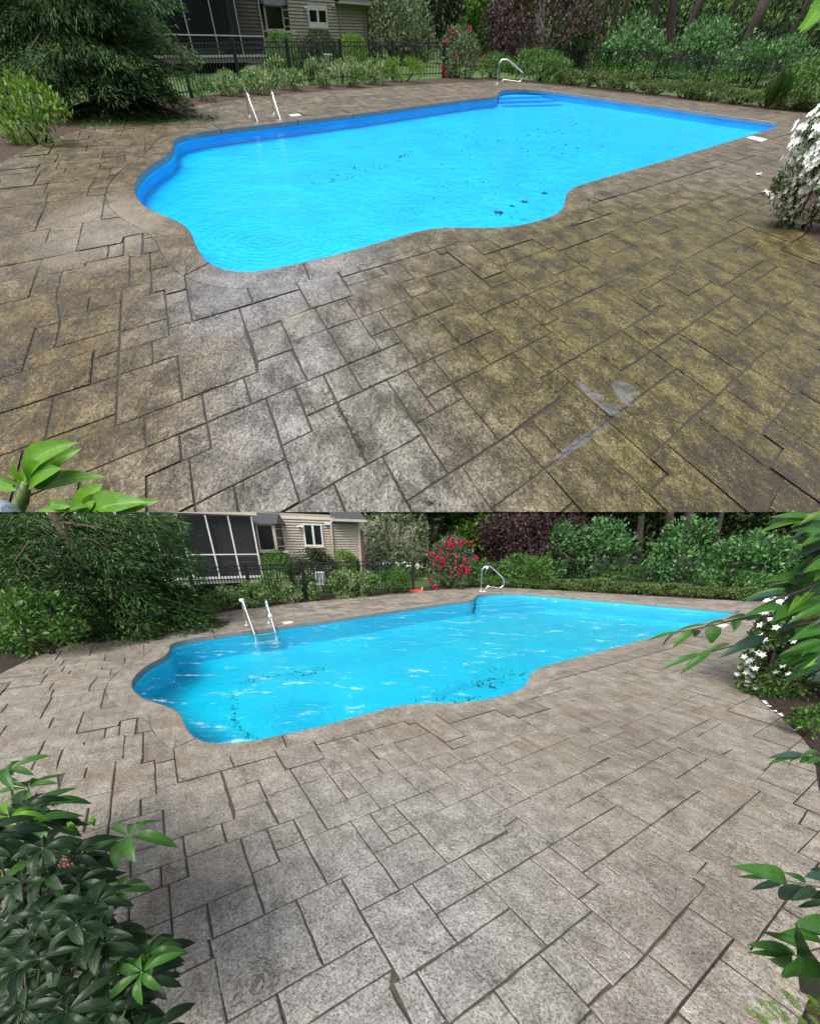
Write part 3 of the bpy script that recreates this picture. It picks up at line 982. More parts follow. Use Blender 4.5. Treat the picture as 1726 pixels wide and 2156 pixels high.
[554,319,554,350,542,350,542,319],
[572,888,572,925,542,925,542,892,548,892,548,888],
[542,925,554,925,554,943,542,943],
[542,943,554,943,554,981,542,981],
[572,83,554,83,554,61,572,61],
[572,127,554,127,554,83,572,83],
[554,127,572,127,572,155,554,155],
[554,155,572,155,572,177,554,177],
[554,177,572,177,572,202,554,202],
[554,202,572,202,572,246,560,246,560,214,554,214],
[572,246,572,275,554,275,554,251,560,251,560,246],
[590,307,590,339,554,339,554,319,572,319,572,307],
[554,339,590,339,590,365,554,364],
[572,389,554,389,554,364,572,364],
[554,407,554,389,590,387,590,407],
[554,407,572,407,572,438,554,438],
[554,475,554,438,590,438,590,475],
[554,876,554,854,572,854,572,876],
[554,888,554,876,572,876,572,888],
[554,925,572,925,572,957,554,957],
[590,988,554,987,554,957,590,957],
[572,76,590,76,590,94,572,94],
[590,94,590,119,572,119,572,94],
[608,119,608,144,572,144,572,119],
[590,144,590,172,572,172,572,144],
[572,203,572,172,590,172,590,203],
[572,203,590,203,590,240,572,240],
[572,258,572,240,590,240,590,258],
[572,276,572,258,590,258,590,276],
[608,276,608,307,572,307,572,276],
[590,387,572,387,572,365,590,365],
[572,415,572,407,590,407,590,415],
[590,415,590,438,572,438,572,415],
[572,493,572,475,590,475,590,468,608,468,608,493],
[590,521,572,521,572,493,590,493],
[572,558,572,521,590,521,590,558],
[572,829,590,829,590,854,572,854],
[572,854,590,854,590,898,572,898],
[590,935,572,935,572,898,590,898],
[572,935,608,935,608,965,590,965,590,957,572,957],
[590,110,590,82,608,82,608,110],
[608,110,608,119,590,119,590,110],
[608,157,590,157,590,144,608,144],
[590,179,590,157,608,157,608,179],
[608,179,608,204,590,204,590,179],
[608,204,608,241,590,241,590,204],
[608,241,608,266,590,266,590,241],
[608,266,608,276,590,276,590,266],
[608,307,608,325,590,325,590,307],
[590,325,608,325,608,350,590,350],
[590,375,590,350,608,350,608,375],
[608,375,608,403,590,403,590,375],
[608,447,590,447,590,403,608,403],
[590,447,608,447,608,468,590,468],
[626,478,626,508,620,508,620,503,590,503,590,493,608,493,608,478],
[608,503,608,540,590,540,590,503],
[608,577,590,577,590,540,608,540],
[590,599,590,577,626,577,626,599],
[590,599,608,599,608,624,590,624],
[608,624,608,649,590,649,590,624],
[608,677,590,677,590,649,608,649],
[608,854,590,854,590,823,608,823],
[590,854,608,854,608,882,590,882],
[608,882,608,907,590,907,590,882],
[608,907,608,935,590,935,590,907],
[608,82,620,82,620,107,608,107],
[638,157,620,157,620,151,608,151,608,107,632,107,632,129,638,129],
[620,188,608,188,608,151,620,151],
[608,213,608,188,620,188,620,213],
[620,235,608,235,608,213,620,213],
[608,235,620,235,620,266,608,266],
[608,294,608,266,620,266,620,294],
[620,338,608,338,608,294,620,294],
[608,338,620,338,620,375,608,375],
[608,375,620,375,620,419,608,419],
[638,450,608,450,608,419,638,419],
[632,483,626,483,626,478,608,478,608,450,632,450],
[608,503,620,503,620,515,608,515],
[608,515,638,515,638,552,620,552,620,546,608,546],
[608,546,620,546,620,568,608,568],
[608,577,608,568,620,568,620,577],
[608,621,608,599,620,599,620,621],
[608,621,620,621,620,646,608,646],
[608,677,608,646,620,646,620,677],
[608,714,608,677,638,677,638,714],
[608,811,608,789,638,789,638,811],
[620,839,608,839,608,811,620,811],
[638,876,608,876,608,839,638,839],
[608,876,620,876,620,907,608,907],
[620,925,608,925,608,907,620,907],
[638,925,638,943,608,943,608,925],
[620,179,620,157,638,157,638,179],
[638,210,620,210,620,179,638,179],
[620,210,638,210,638,238,620,238],
[620,238,656,238,656,282,620,282],
[638,310,620,310,620,282,638,282],
[638,347,620,347,620,310,638,310],
[620,347,638,347,638,365,620,365],
[620,365,638,365,638,409,620,409],
[638,409,638,419,620,419,620,409],
[638,508,638,515,620,515,620,508],
[638,589,626,589,626,577,620,577,620,552,638,552],
[638,589,638,626,620,626,620,599,626,599,626,589],
[620,626,656,626,656,647,620,644],
[620,677,620,644,638,644,638,677],
[656,803,656,831,620,831,620,811,638,811,638,803],
[656,868,638,868,638,839,620,839,620,831,650,831,650,846,656,846],
[638,876,638,899,620,899,620,876],
[620,899,638,899,638,925,620,925],
[626,483,638,483,638,508,626,508],
[650,440,650,465,632,465,632,450,638,450,638,440],
[656,483,632,483,632,465,650,465,650,472,656,472],
[638,132,656,132,656,176,638,176],
[638,194,638,176,656,176,656,194],
[656,194,656,219,638,219,638,194],
[656,238,638,238,638,219,656,219],
[656,299,638,299,638,282,656,282],
[656,299,656,327,638,327,638,299],
[656,364,638,364,638,327,656,327],
[638,382,638,364,656,364,656,382],
[638,382,656,382,656,413,638,413],
[638,413,656,413,656,440,638,440],
[656,497,638,497,638,483,656,483],
[656,515,638,515,638,497,656,497],
[638,515,656,515,656,533,638,533],
[638,533,668,533,668,537,674,537,674,551,638,551],
[638,551,656,551,656,582,638,582],
[656,582,656,610,638,610,638,582],
[638,610,668,610,668,652,656,652,656,626,638,626],
[638,647,656,647,656,675,638,675],
[638,675,656,675,656,719,638,719],
[656,744,638,744,638,719,656,719],
[638,781,674,781,674,808,656,808,656,803,638,803],
[656,889,638,889,638,868,656,868],
[638,917,638,889,656,889,656,917],
[638,917,656,917,656,945,638,945],
[674,425,674,469,650,472,650,440,656,440,656,425],
[674,821,674,846,650,846,650,831,656,831,656,821],
[656,191,656,173,674,173,674,191],
[674,191,674,213,656,213,656,191],
[656,244,656,213,674,213,674,244],
[656,269,656,244,686,243,686,269],
[656,269,674,269,674,300,656,300],
[656,300,674,300,674,344,656,344],
[674,344,674,369,656,369,656,344],
[674,394,656,394,656,369,674,369],
[656,425,656,394,674,394,674,425],
[674,506,656,506,656,469,674,469],
[686,537,668,537,668,533,656,533,656,506,686,506],
[656,562,656,551,674,551,674,562],
[656,562,674,562,674,593,656,593],
[656,593,692,593,692,615,668,615,668,610,656,610],
[674,683,656,683,656,652,674,652],
[656,683,674,683,674,705,656,705],
[656,705,674,705,674,730,656,730],
[674,758,656,758,656,730,674,730],
[674,781,656,781,656,758,674,758],
[656,808,686,808,686,836,674,836,674,821,656,821],
[674,858,656,858,656,846,674,846],
[674,902,656,902,656,858,674,858],
[674,924,656,924,656,902,674,902],
[686,652,668,652,668,615,686,615],
[674,199,699,199,699,243,674,243],
[674,280,674,269,686,269,686,243,699,243,699,280],
[699,311,674,311,674,280,699,280],
[674,311,699,311,699,329,674,329],
[674,329,711,329,711,357,674,357],
[674,357,717,357,717,379,724,379,724,397,674,394],
[699,394,699,425,674,425,674,394],
[674,443,674,425,699,425,699,443],
[674,443,711,443,711,468,674,465],
[674,506,674,465,699,465,699,502],
[674,549,674,537,686,537,686,527,699,527,699,549],
[674,586,674,549,717,549,717,586],
[699,630,686,630,686,615,692,615,692,593,674,593,674,586,699,586],
[674,667,674,652,686,652,686,630,717,630,717,667],
[674,698,674,667,699,667,699,698],
[674,716,674,698,699,698,699,716],
[699,716,699,760,674,760,674,716],
[674,791,674,760,699,760,699,791],
[699,816,686,816,686,808,674,808,674,791,699,791],
[724,812,724,837,717,837,717,860,674,860,674,836,686,836,686,816,699,816,699,812],
[674,888,674,860,711,860,711,888],
[686,527,686,502,699,502,699,527],
[736,266,736,288,699,288,699,266],
[699,313,699,288,748,288,748,309,742,309,742,313],
[724,335,711,335,711,329,699,329,699,313,724,313],
[699,397,724,397,724,428,699,428],
[699,428,724,428,724,446,699,443],
[724,493,699,493,699,468,724,468],
[699,515,699,493,724,493,724,515],
[699,515,736,515,736,552,699,549],
[724,570,724,607,699,607,699,586,717,586,717,570],
[736,632,699,630,699,607,736,607],
[724,660,724,697,699,697,699,667,717,667,717,660],
[699,722,699,697,736,697,736,722],
[724,750,699,750,699,722,724,722],
[724,750,724,787,699,787,699,750],
[699,812,699,787,724,787,724,812],
[724,379,717,379,717,357,711,357,711,335,724,335],
[724,446,724,468,711,468,711,446],
[748,549,748,570,717,570,717,552],
[717,660,717,632,748,630,748,660],
[724,413,754,413,754,438,724,438],
[724,438,736,438,736,482,724,482],
[724,515,724,482,736,482,736,515],
[724,570,736,570,736,585,724,585],
[724,585,754,585,754,616,736,616,736,607,724,607],
[736,669,724,669,724,660,736,660],
[724,669,736,669,736,697,724,697],
[724,753,724,722,736,722,736,753],
[736,775,724,775,724,753,736,753],
[736,775,736,797,724,797,724,775],
[724,797,754,797,754,825,724,825],
[754,513,754,535,736,535,736,513],
[736,549,736,535,748,535,748,549],
[736,570,748,570,748,577,736,577],
[748,577,748,585,736,585,736,577],
[736,616,748,616,748,630,736,630],
[748,667,736,667,736,660,748,660],
[748,667,748,685,736,685,736,667],
[760,707,736,707,736,685,760,685],
[748,725,736,725,736,707,748,707],
[748,743,736,743,736,725,748,725],
[736,787,736,743,748,743,748,787],
[748,797,736,797,736,787,748,787],
]
# ------------------------------------------------------------------ the deck and the pool, both terraces
A0, B0, ST = -.6, -1.7, .01
SL = [[(A0 + p[i] * ST, B0 + p[i + 1] * ST) for i in range(0, len(p), 2)] for p in SLABS]
BORD = [(4.174, -1.344), (4.499, -1.253), (4.945, -1.057), (5.315, -0.789), (5.694, -0.455), (5.891, -0.054), (6.12, 0.411), (6.345, 0.949), (6.501, 1.473), (6.667, 2.709), (6.84, 4.435), (6.847, 6.289), (5.984, 7.33), (4.673, 8.272), (3.51, 9.107), (2.702, 9.812), (2.2, 10.0), (1.6, 8.2), (1.15, 6.0), (0.997, 4.319), (0.862, 3.987), (0.619, 3.578), (0.404, 3.295), (0.294, 3.121), (0.163, 2.899), (0.0, 2.3), (-0.2, 1.8), (-0.237, 1.202), (-0.234, 1.095), (-0.23, 1.005), (-0.4, 0.6), (-0.5, -0.6), (0.3, -1.35), (2.0, -1.6), (3.2, -1.58)]
POOL = [(4.554, -0.113), (4.661, -0.045), (4.743, 0.103), (4.79, 0.356), (4.838, 0.705), (4.88, 1.077), (4.92, 1.312), (4.97, 1.806), (5.06, 2.409), (5.22, 3.291), (5.39, 4.303), (5.43, 4.868), (5.612, 5.148), (5.87, 5.43), (5.98, 5.8), (5.86, 6.28), (5.447, 6.721), (4.58, 7.161), (3.814, 7.577), (3.101, 7.913), (2.573, 8.202), (2.394, 8.304), (2.304, 8.245), (2.222, 7.553), (2.18, 6.66), (2.122, 5.537), (2.07, 4.419), (2.033, 3.45), (2.014, 2.918), (1.988, 2.659), (1.927, 2.519), (1.828, 2.382), (1.749, 2.262), (1.698, 2.076), (1.701, 1.789), (1.74, 1.638), (1.8, 1.487), (1.885, 1.344), (1.935, 1.212), (1.95, 1.06), (1.941, 0.94), (1.925, 0.625), (1.935, 0.351), (1.946, 0.206), (1.967, 0.078), (2.007, 0.001), (2.065, -0.06), (2.143, -0.096), (2.243, -0.119), (2.381, -0.13), (2.527, -0.137), (2.636, -0.154), (2.725, -0.188), (2.842, -0.263), (3.001, -0.349), (3.173, -0.401), (3.363, -0.426), (3.535, -0.418), (3.702, -0.373), (3.893, -0.301), (4.084, -0.18), (4.245, -0.128), (4.392, -0.115)]

def spline(P, step):
    out = []; n = len(P)
    for i in range(n):
        p0, p1, p2, p3 = (np.array(P[(i + k - 1) % n]) for k in range(4))
        m = max(1, int(round(np.linalg.norm(p2 - p1) / step)))
        for j in range(m):
            t = j / m
            out.append(.5 * ((2 * p1) + (p2 - p0) * t + (2 * p0 - 5 * p1 + 4 * p2 - p3) * t * t + (3 * p1 - p0 - 3 * p2 + p3) * t ** 3))
    P2 = np.array(out)
    for _ in range(2): P2 = .25 * np.roll(P2, 1, 0) + .5 * P2 + .25 * np.roll(P2, -1, 0)
    return P2

def offset(P, d):
    """offset a closed ring outwards by d; its direction averaged so that tight curves stay clean"""
    P = np.asarray(P, float); A = np.roll(P, 1, 0); B = np.roll(P, -1, 0); T = B - A; T /= np.linalg.norm(T, axis=1, keepdims=True)
    for _ in range(3):
        T = .25 * np.roll(T, 1, 0) + .5 * T + .25 * np.roll(T, -1, 0); T /= np.linalg.norm(T, axis=1, keepdims=True)
    Nn = np.stack([T[:, 1], -T[:, 0]], 1)
    ar = .5 * np.sum(P[:, 0] * B[:, 1] - B[:, 0] * P[:, 1])
    return P + Nn * d * (1 if ar > 0 else -1)

def inset_poly(p, d):
    n = len(p); out = []
    ar = sum(p[i - 1].x * p[i].y - p[i].x * p[i - 1].y for i in range(n)); sg = 1 if ar > 0 else -1
    for i in range(n):
        a, b_, c = p[i - 1], p[i], p[(i + 1) % n]
        e1 = (b_ - a).normalized(); e2 = (c - b_).normalized()
        n1 = Vector((-e1.y, e1.x)) * sg; n2 = Vector((-e2.y, e2.x)) * sg
        m = n1 + n2; k = m.dot(n1)
        out.append(b_ + (m / k if abs(k) > .2 else n1) * d)
    return out

POOL_S = spline(POOL, .07)
COP_OUT = offset(POOL_S, .172)
for _ in range(6): COP_OUT = .25 * np.roll(COP_OUT, 1, 0) + .5 * COP_OUT + .25 * np.roll(COP_OUT, -1, 0)

def pip(x, y, P):
    c = False
    for i in range(len(P)):
        x1, y1 = P[i - 1][0], P[i - 1][1]; x2, y2 = P[i][0], P[i][1]
        if (y1 > y) != (y2 > y) and x < (x2 - x1) * (y - y1) / (y2 - y1) + x1: c = not c
    return c

def deck(H, wet):
    rnd = random.Random(11)
    to = lambda P: [Vector(H.lat(a, b_).xy) for a, b_ in P]
    bord = to(spline(BORD, .12)); cin = to(POOL_S); cout = to(COP_OUT)
    near = None
    if H is UP:   # this terrace ends in a straight edge
        L = H.G(-420, MIDROW).xy; Rg = H.G(2150, MIDROW).xy; far = 90
        d = (Rg - L).normalized(); near = [L, Rg, Rg + d * 90 + Vector((-d.y, d.x)) * far, L - d * 90 + Vector((-d.y, d.x)) * far]
    root = empty('patio', H); tag(root, 'wet algae-stained stone patio around the upper pool' if wet else 'clean dry grey-beige stone patio around the lower pool', None, None, 'structure')
    smat = 'wet_stamped_stone' if wet else 'dry_stamped_stone'
    cout_g = [p for p in to(offset(COP_OUT, .004))]; bord_in = bord
    items = []
    ext = [near] if near else []
    for lp in SL:
        p = to(lp); lv = [Vector(q) for q in lp]; il = inset_poly(lv, .0031 if H is LO else .0034)
        if any((q - w_).length > .03 for q, w_ in zip(il, lv)): il = [w_ + (q - w_) * min(1, .012 / max(1e-6, (q - w_).length)) for q, w_ in zip(il, lv)]
        ia = [Vector(H.lat(q.x, q.y).xy) for q in il]
        allin = all(pip(a, b_, BORD) for a, b_ in lp); nout = not any(pip(q.x, q.y, cout_g) for q in p) and not any(pip(c[0], c[1], p) for c in cout_g[::2])
        if near is not None:
            inn = [pip(q.x, q.y, near) for q in p]
            if not any(inn): continue
            allin = allin and all(inn)
        px = H.pix(np.array([(q.x, q.y, 0) for q in p]))
        y0, y1 = (0, 1078) if wet else (1078, 2156)
        cl = np.stack([np.clip(px[:, 0], 0, 1726), np.clip(px[:, 1], y0, y1)], 1)
        area = .5 * abs(np.sum(cl[:, 0] * np.roll(cl[:, 1], -1) - np.roll(cl[:, 0], -1) * cl[:, 1]))
        dz = rnd.uniform(-.0025, .0025); tx, ty = rnd.uniform(-.004, .004), rnd.uniform(-.004, .004); cx = sum((q for q in p), Vector((0, 0))) / len(p)
        Z = lambda q, z: z + dz + (q.x - cx.x) * tx + (q.y - cx.y) * ty
        mb = MB()
        if allin and nout:
            ql = []
            for i in range(len(il)):
                a, b_ = il[i], il[(i + 1) % len(il)]; m = max(1, int((b_ - a).length / .045)) if area > 150 else 1
                e = (b_ - a); nn = Vector((-e.y, e.x)).normalized()
                for j in range(m): ql.append(a + e * (j / m) + nn * (rnd.uniform(-.0022, .0022) if j else 0))
            q = [Vector(H.lat(v.x, v.y).xy) for v in ql]; t1 = [Vector(H.lat(v.x, v.y).xy) for v in inset_poly(ql, .0034)]; n = len(q)
            mb.v = [(v.x, v.y, Z(v, -.025)) for v in q] + [(v.x, v.y, Z(v, -.007)) for v in q] + [(v.x, v.y, Z(v, 0)) for v in t1]
            for i in range(n):
                k = (i + 1) % n; mb.f += [(i, k, n + k, n + i), (n + i, n + k, 2 * n + k, 2 * n + i)]
            mb.f.append(tuple(range(2 * n, 3 * n)))
            ar = sum(p[i - 1].x * p[i].y - p[i].x * p[i - 1].y for i in range(len(p)))
            if ar < 0: mb.f = [tuple(reversed(f)) for f in mb.f]
        else:
            vs, fs = region([ia, bord_in] + ext, [cout_g])
            if not fs: continue
            mb.v = [(v.x, v.y, Z(v, 0)) for v in vs]; used = sorted(set(i for f in fs for i in f)); mp = {o: i for i, o in enumerate(used)}
            mb.v = [mb.v[i] for i in used]; mb.f = [tuple(mp[i] for i in f) for f in fs]
        items.append((area, mb))
    items.sort(key=lambda t: -t[0])
    for area, mb in items[:300]:
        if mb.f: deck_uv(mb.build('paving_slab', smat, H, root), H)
    rest = MB()
    for area, mb in items[300:]:
        n = len(rest.v); rest.v += mb.v; rest.f += [tuple(n + i for i in f) for f in mb.f]
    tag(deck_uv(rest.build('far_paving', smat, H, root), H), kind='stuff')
    # bed below the joints
    vs, fs = region([bord] + ext, [cin]); mb = MB(); mb.v = [(v.x, v.y, -.014) for v in vs]; mb.f = fs
    mb.build('joint_bed', 'joint_wet' if wet else 'joint_sand', H, root)
    # ground around
    if near:
        Z_ = H.G(-420, MIDROW); d3 = near[1] - near[0]; d = d3.normalized(); nrm = Vector((-d.y, d.x))
        mid = (near[0] + near[1]) / 2
        big = [near[0] - d * 0, near[1] + d * 0, near[1] + d * 90 + nrm * 120, near[0] - d * 90 + nrm * 120]
    else:
        big = [Vector((-60, -12)), Vector((60, -12)), Vector((60, 40)), Vector((-60, 40))]
    bed = to(spline(offset(spline(BORD, .3), .62), .3))
    inner = to(offset(spline(BORD, .12), -.03))
    vs, fs = region([big], [inner]); mb = MB(); mb.v = [(v.x, v.y, -.05) for v in vs]; mb.f = fs
    tag(mb.build('ground', 'lawn', H), kind='structure')
    vs, fs = region([bed, big], [inner]); mb = MB(); mb.v = [(v.x, v.y, -.018) for v in vs]; mb.f = fs
    tag(mb.build('mulch_bed', 'mulch', H), kind='structure')
    if near:   # the underside and edge of this terrace
        vs, fs = region([big], [inner2 for inner2 in [to(offset(POOL_S, .30))]]); mb = MB(); mb.v = [(v.x, v.y, -.09) for v in vs]; mb.f = [tuple(reversed(f)) for f in fs]
        tag(mb.build('terrace_underside', 'soil_edge', H), kind='structure')
    # added slope behind, raised to block bright sky between the leaves
    mb = MB(); nx, ny = 30, 12; y0 = 112 if near else 40
    for j in range(ny + 1):
        for i in range(nx + 1):
            x = -150 + 300 * i / nx; y = y0 + 60 * j / ny
            mb.v.append((x, y, -.06 + (y - y0) * .35 + (.5 * math.sin(x * .3 + j) if j else 0)))
    for j in range(ny):
        for i in range(nx):
            a = j * (nx + 1) + i; mb.f.append((a, a + 1, a + nx + 2, a + nx + 1))
    tag(mb.build('sky_block_slope', 'woodland_floor', H, smooth=True), kind='structure')

    # ---------------- the pool
    pr = empty('swimming_pool', H)
    tag(pr, 'bright blue freeform pool in the wet algae-stained patio' if wet else 'cyan freeform pool with painted foamy sky glints in the clean dry patio', 'swimming pool')
    smat = 'wet_stamped_stone' if wet else 'dry_stamped_stone'; cm = 'wet_coping' if wet else 'dry_coping'; lm = 'pool_liner_blue' if wet else 'pool_liner_cyan'
    I3 = np.array([(*v, 0) for v in cin]); O3 = np.array([(*v, 0) for v in cout]); n = len(I3)
    prof = [(1.0, -.03), (1.0, -.004), (.985, .001), (.06, .001), (.012, -.004), (0, -.02), (0, -.125), (.10, -.13)]   # across: 0 inner edge, 1 outer edge
    arc = np.cumsum(np.linalg.norm(np.roll(POOL_S, -1, 0) - POOL_S, axis=1)); tot = arc[-1]
    def rail(t):
        k = int(np.searchsorted(arc, t % tot)) % n; a0 = arc[k - 1] if k else 0.0; f = ((t % tot) - a0) / (arc[k] - a0)
        k2 = (k + 1) % n; return I3[k] * (1 - f) + I3[k2] * f, O3[k] * (1 - f) + O3[k2] * f
    # joints where the photograph shows them
    jl = [(1.932, .35), (2.02, -.07), (2.12, 2.75)]; js = []
    for a, b_ in ([(1.932, .35), (2.14, -.09), (1.75, 2.26), (4.90, 1.2), (4.99, 2.0), (4.79, .36), (3.36, -.42)]):
        k = int(np.argmin(np.linalg.norm(POOL_S - np.array([a, b_]), axis=1))); js.append(float(arc[k - 1]))
    js.sort(); cuts = []
    for i, t in enumerate(js):
        t2 = js[(i + 1) % len(js)] + (tot if i == len(js) - 1 else 0); m = max(1, int(round((t2 - t) / 1.5)))
        cuts += [(t + (t2 - t) * k / m) for k in range(m)]
    cuts.sort()
    for i, t in enumerate(cuts):
        t2 = cuts[(i + 1) % len(cuts)] + (tot if i == len(cuts) - 1 else 0); m = max(3, int((t2 - t) / .05)); mb = MB(); g_ = .004
        for j in range(m + 1):
            a, o_ = rail(t + g_ + (t2 - t - 2 * g_) * j / m)
            for u, z in prof:
                q = a + (o_ - a) * u; mb.v.append((q[0], q[1], z))
        L = len(prof)
        for j in range(m):
            for k in range(L - 1):
                b0 = j * L + k; mb.f.append((b0, b0 + 1, b0 + L + 1, b0 + L))
        mb.f.append(tuple(range(L))); mb.f.append(tuple(reversed(range(m * L, m * L + L))))
        cs = deck_uv(mb.build('coping_stone', smat, H, pr), H); cs.data.materials.append(MATS[cm])
        for fi, pl in enumerate(cs.data.polygons):
            if fi < m * (L - 1) and fi % (L - 1) >= 4: pl.material_index = 1
    # walls
    ring = [POOL_S, offset(POOL_S, .012), offset(POOL_S, .012), offset(POOL_S, -.10), offset(POOL_S, -.16)]
    FL = -.50 if wet else -.80; zz = [-.124, -.128, FL + .14, FL + .02, FL]
    mb = MB()
    for P_, z in zip(ring, zz):
        mb.v += [(*v, z) for v in to(P_)]
    for k in range(4):
        for i in range(n):
            j = (i + 1) % n; mb.f.append((k * n + i, k * n + j, (k + 1) * n + j, (k + 1) * n + i))
    mb.build('pool_wall', lm, H, pr, smooth=False)
    # floor with a deep hopper
    hop = [H.lat(*q).xy for q in [(2.75, .42), (3.25, .75), (3.7, 1.7), (4.05, 2.9), (3.5, 3.1), (2.7, 2.6), (2.35, 1.6), (2.15, .75), (2.25, .5)]]
    fl = to(ring[4]); vs, fs = region([fl], [hop]); mb = MB(); mb.v = [(v.x, v.y, FL) for v in vs]; mb.f = fs; mb.build('pool_floor', lm, H, pr)
    hc = sum((Vector(h) for h in hop), Vector((0, 0))) / len(hop); inn = [hc + (Vector(h) - hc) * .6 for h in hop]; mb = MB(); k = len(hop)
    mb.v = [(h[0], h[1], FL) for h in hop] + [(h[0], h[1], FL - .14) for h in inn]
    mb.f = [(i, (i + 1) % k, k + (i + 1) % k, k + i) for i in range(k)] + [tuple(range(k, 2 * k))]
    mb.build('deep_end', lm, H, pr)
    # entry steps in the far bay
    for i, (a0, b0_, a1, b1_, z) in enumerate([(5.60, 5.02, 5.15, 7.0, -.58), (5.68, 5.12, 5.32, 6.9, -.42), (5.76, 5.22, 5.50, 6.75, -.31), (5.83, 5.3, 5.68, 6.6, -.21)]):
        p0 = np.array([a0, b0_]); p1 = np.array([a1, b1_]); nn = np.array([-(p1 - p0)[1], (p1 - p0)[0]]); 
        half = [p0 - (p1 - p0) * 2, p1 + (p1 - p0) * 2, p1 + (p1 - p0) * 2 - nn * 2, p0 - (p1 - p0) * 2 - nn * 2]
        if np.dot(nn, np.array([6.2, 5.9]) - p0) > 0: half = [p0 - (p1 - p0) * 2, p1 + (p1 - p0) * 2, p1 + (p1 - p0) * 2 + nn * 2, p0 - (p1 - p0) * 2 + nn * 2]
        vs, fs = region([to(offset(POOL_S, .01)), to(half)], [])
        if not fs: continue
        used = sorted(set(q for f in fs for q in f)); mp = {o: q for q, o in enumerate(used)}
        mb = MB(); mb.v = [(vs[q].x, vs[q].y, z) for q in used]; mb.f = [tuple(mp[q] for q in f) for f in fs]
        q0, q1 = to([p0 - (p1 - p0) * .2, p1 + (p1 - p0) * .3]); nb = len(mb.v)
        mb.v += [(q0.x, q0.y, z), (q1.x, q1.y, z), (q1.x, q1.y, z - .2), (q0.x, q0.y, z - .2)]; 
        mb.build('pool_step', lm, H, pr)
        # riser clipped to the pool outline
        line = [q0 + (q1 - q0) * (t / 40) for t in range(41)]; pin = [q for q in line if pip(q.x, q.y, to(POOL_S))]
        if len(pin) > 1:
            mb = MB(); a, c = pin[0], pin[-1]; mb.v = [(a.x, a.y, z), (c.x, c.y, z), (c.x, c.y, z - .25), (a.x, a.y, z - .25)]; mb.f = [(0, 1, 2, 3)]; mb.build('step_riser', lm, H, pr)
    # skimmer mouth below the coping
    a = H.at_z(621, 263, -.12) if wet else H.at_z(602, 1321, -.12); c = H.at_z(643, 261, -.12) if wet else H.at_z(624, 1318, -.12)
    d = (c - a); d.z = 0; ln = d.length; d.normalize(); sk = MB(); sk.obox(a, d, 0, ln, -.03, .02, -.20, -.132); s_o = sk.build('skimmer_mouth', 'white_plastic', H, pr)
    sk2 = MB(); sk2.obox(a, d, .06, ln - .06, -.04, .0, -.19, -.145); sk2.build('skimmer_flap', 'fence_black', H, s_o)
    # water
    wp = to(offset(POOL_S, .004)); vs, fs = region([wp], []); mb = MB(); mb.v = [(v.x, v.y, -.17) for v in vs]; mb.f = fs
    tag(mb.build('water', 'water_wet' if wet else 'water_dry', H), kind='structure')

deck(UP, True); deck(LO, False)
# ------------------------------------------------------------------ pool fittings, fence, house
def px_path(H, pts, y):      # picture points to a path in the upright plane at depth y
    return [H.at_y(a, b_, y) for a, b_ in pts]

def round_path(P, r=.12, n=5):
    P = [Vector(p) for p in P]; out = [P[0]]
    for i in range(1, len(P) - 1):
        a, b_, c = P[i - 1], P[i], P[i + 1]; k = min(r, (a - b_).length * .45, (c - b_).length * .45)
        p, q = b_ + (a - b_).normalized() * k, b_ + (c - b_).normalized() * k
        for j in range(n + 1):
            t = j / n; out.append(p * (1 - t) ** 2 + b_ * 2 * t * (1 - t) + q * t * t)
    out.append(P[-1]); return out

def ladder(H, base, top, entry, label, caps):
    root = empty('pool_ladder', H, (0, 0, 0)); tag(root, label, 'pool ladder', 'pool ladders')
    ends = []
    for i in (0, 1):
        b_ = H.G(*base[i]); zt = H.hgt(b_, top[i][1]); w_ = H.at_z(*entry[i], -.16); dirn = Vector((w_.x - b_.x, w_.y - b_.y, 0)); L = dirn.length; dirn.normalize()
        P = [b_, b_ + Vector((0, 0, zt * .8))]
        for k in range(1, 10):
            an = math.pi * k / 10; P.append(b_ + dirn * (L * .36 * (1 - math.cos(an)) / 2) + Vector((0, 0, zt * .8 + zt * .2 * math.sin(an))))
        P += [b_ + dirn * (L * .40) + Vector((0, 0, zt * .72)), w_ + Vector((0, 0, .08)), Vector((w_.x, w_.y, -.42)) + dirn * .03]
        MB().tube(P, .038 if H is UP else .027, 10).build('rail', 'chrome', H, root, True).matrix_basis = Matrix.Identity(4); ends.append((w_, dirn))
        MB().tube([b_ + Vector((0, 0, .002)), b_ + Vector((0, 0, .03))], .06, 14).build('escutcheon', 'white_plastic', H, root)
        if caps:
            p = P[6] if i == 0 else b_ + dirn * L * .66 + Vector((0, 0, zt * .42))
            MB().tube([p + Vector((0, -.03, -.02)), p + Vector((0, -.03, .05))], .065, 14).build('rail_cap', 'white_plastic', H, root)
    for z in (-.13, -.36):
        a, d1 = ends[0]; c, d2 = ends[1]; e = (c - a); e.z = 0; e.normalize()
        mb = MB(); mb.obox(a, Vector((e.x, e.y)), 0, (c - a).length, -.04, .06, z - .02, z + .01); mb.build('tread', 'chrome' if z > -.2 else 'white_plastic', H, root)

ladder(UP, [(527, 249), (578, 244)], [(524, 195), (572, 192)], [(547, 271), (594, 266)], 'chrome pool ladder at the edge of the wet algae-stained patio', False)
ladder(LO, [(520, 1317), (567, 1312)], [(511, 1263), (558, 1262)], [(537, 1339), (580, 1333)], 'chrome pool ladder with white grip discs at the edge of the clean patio', True)

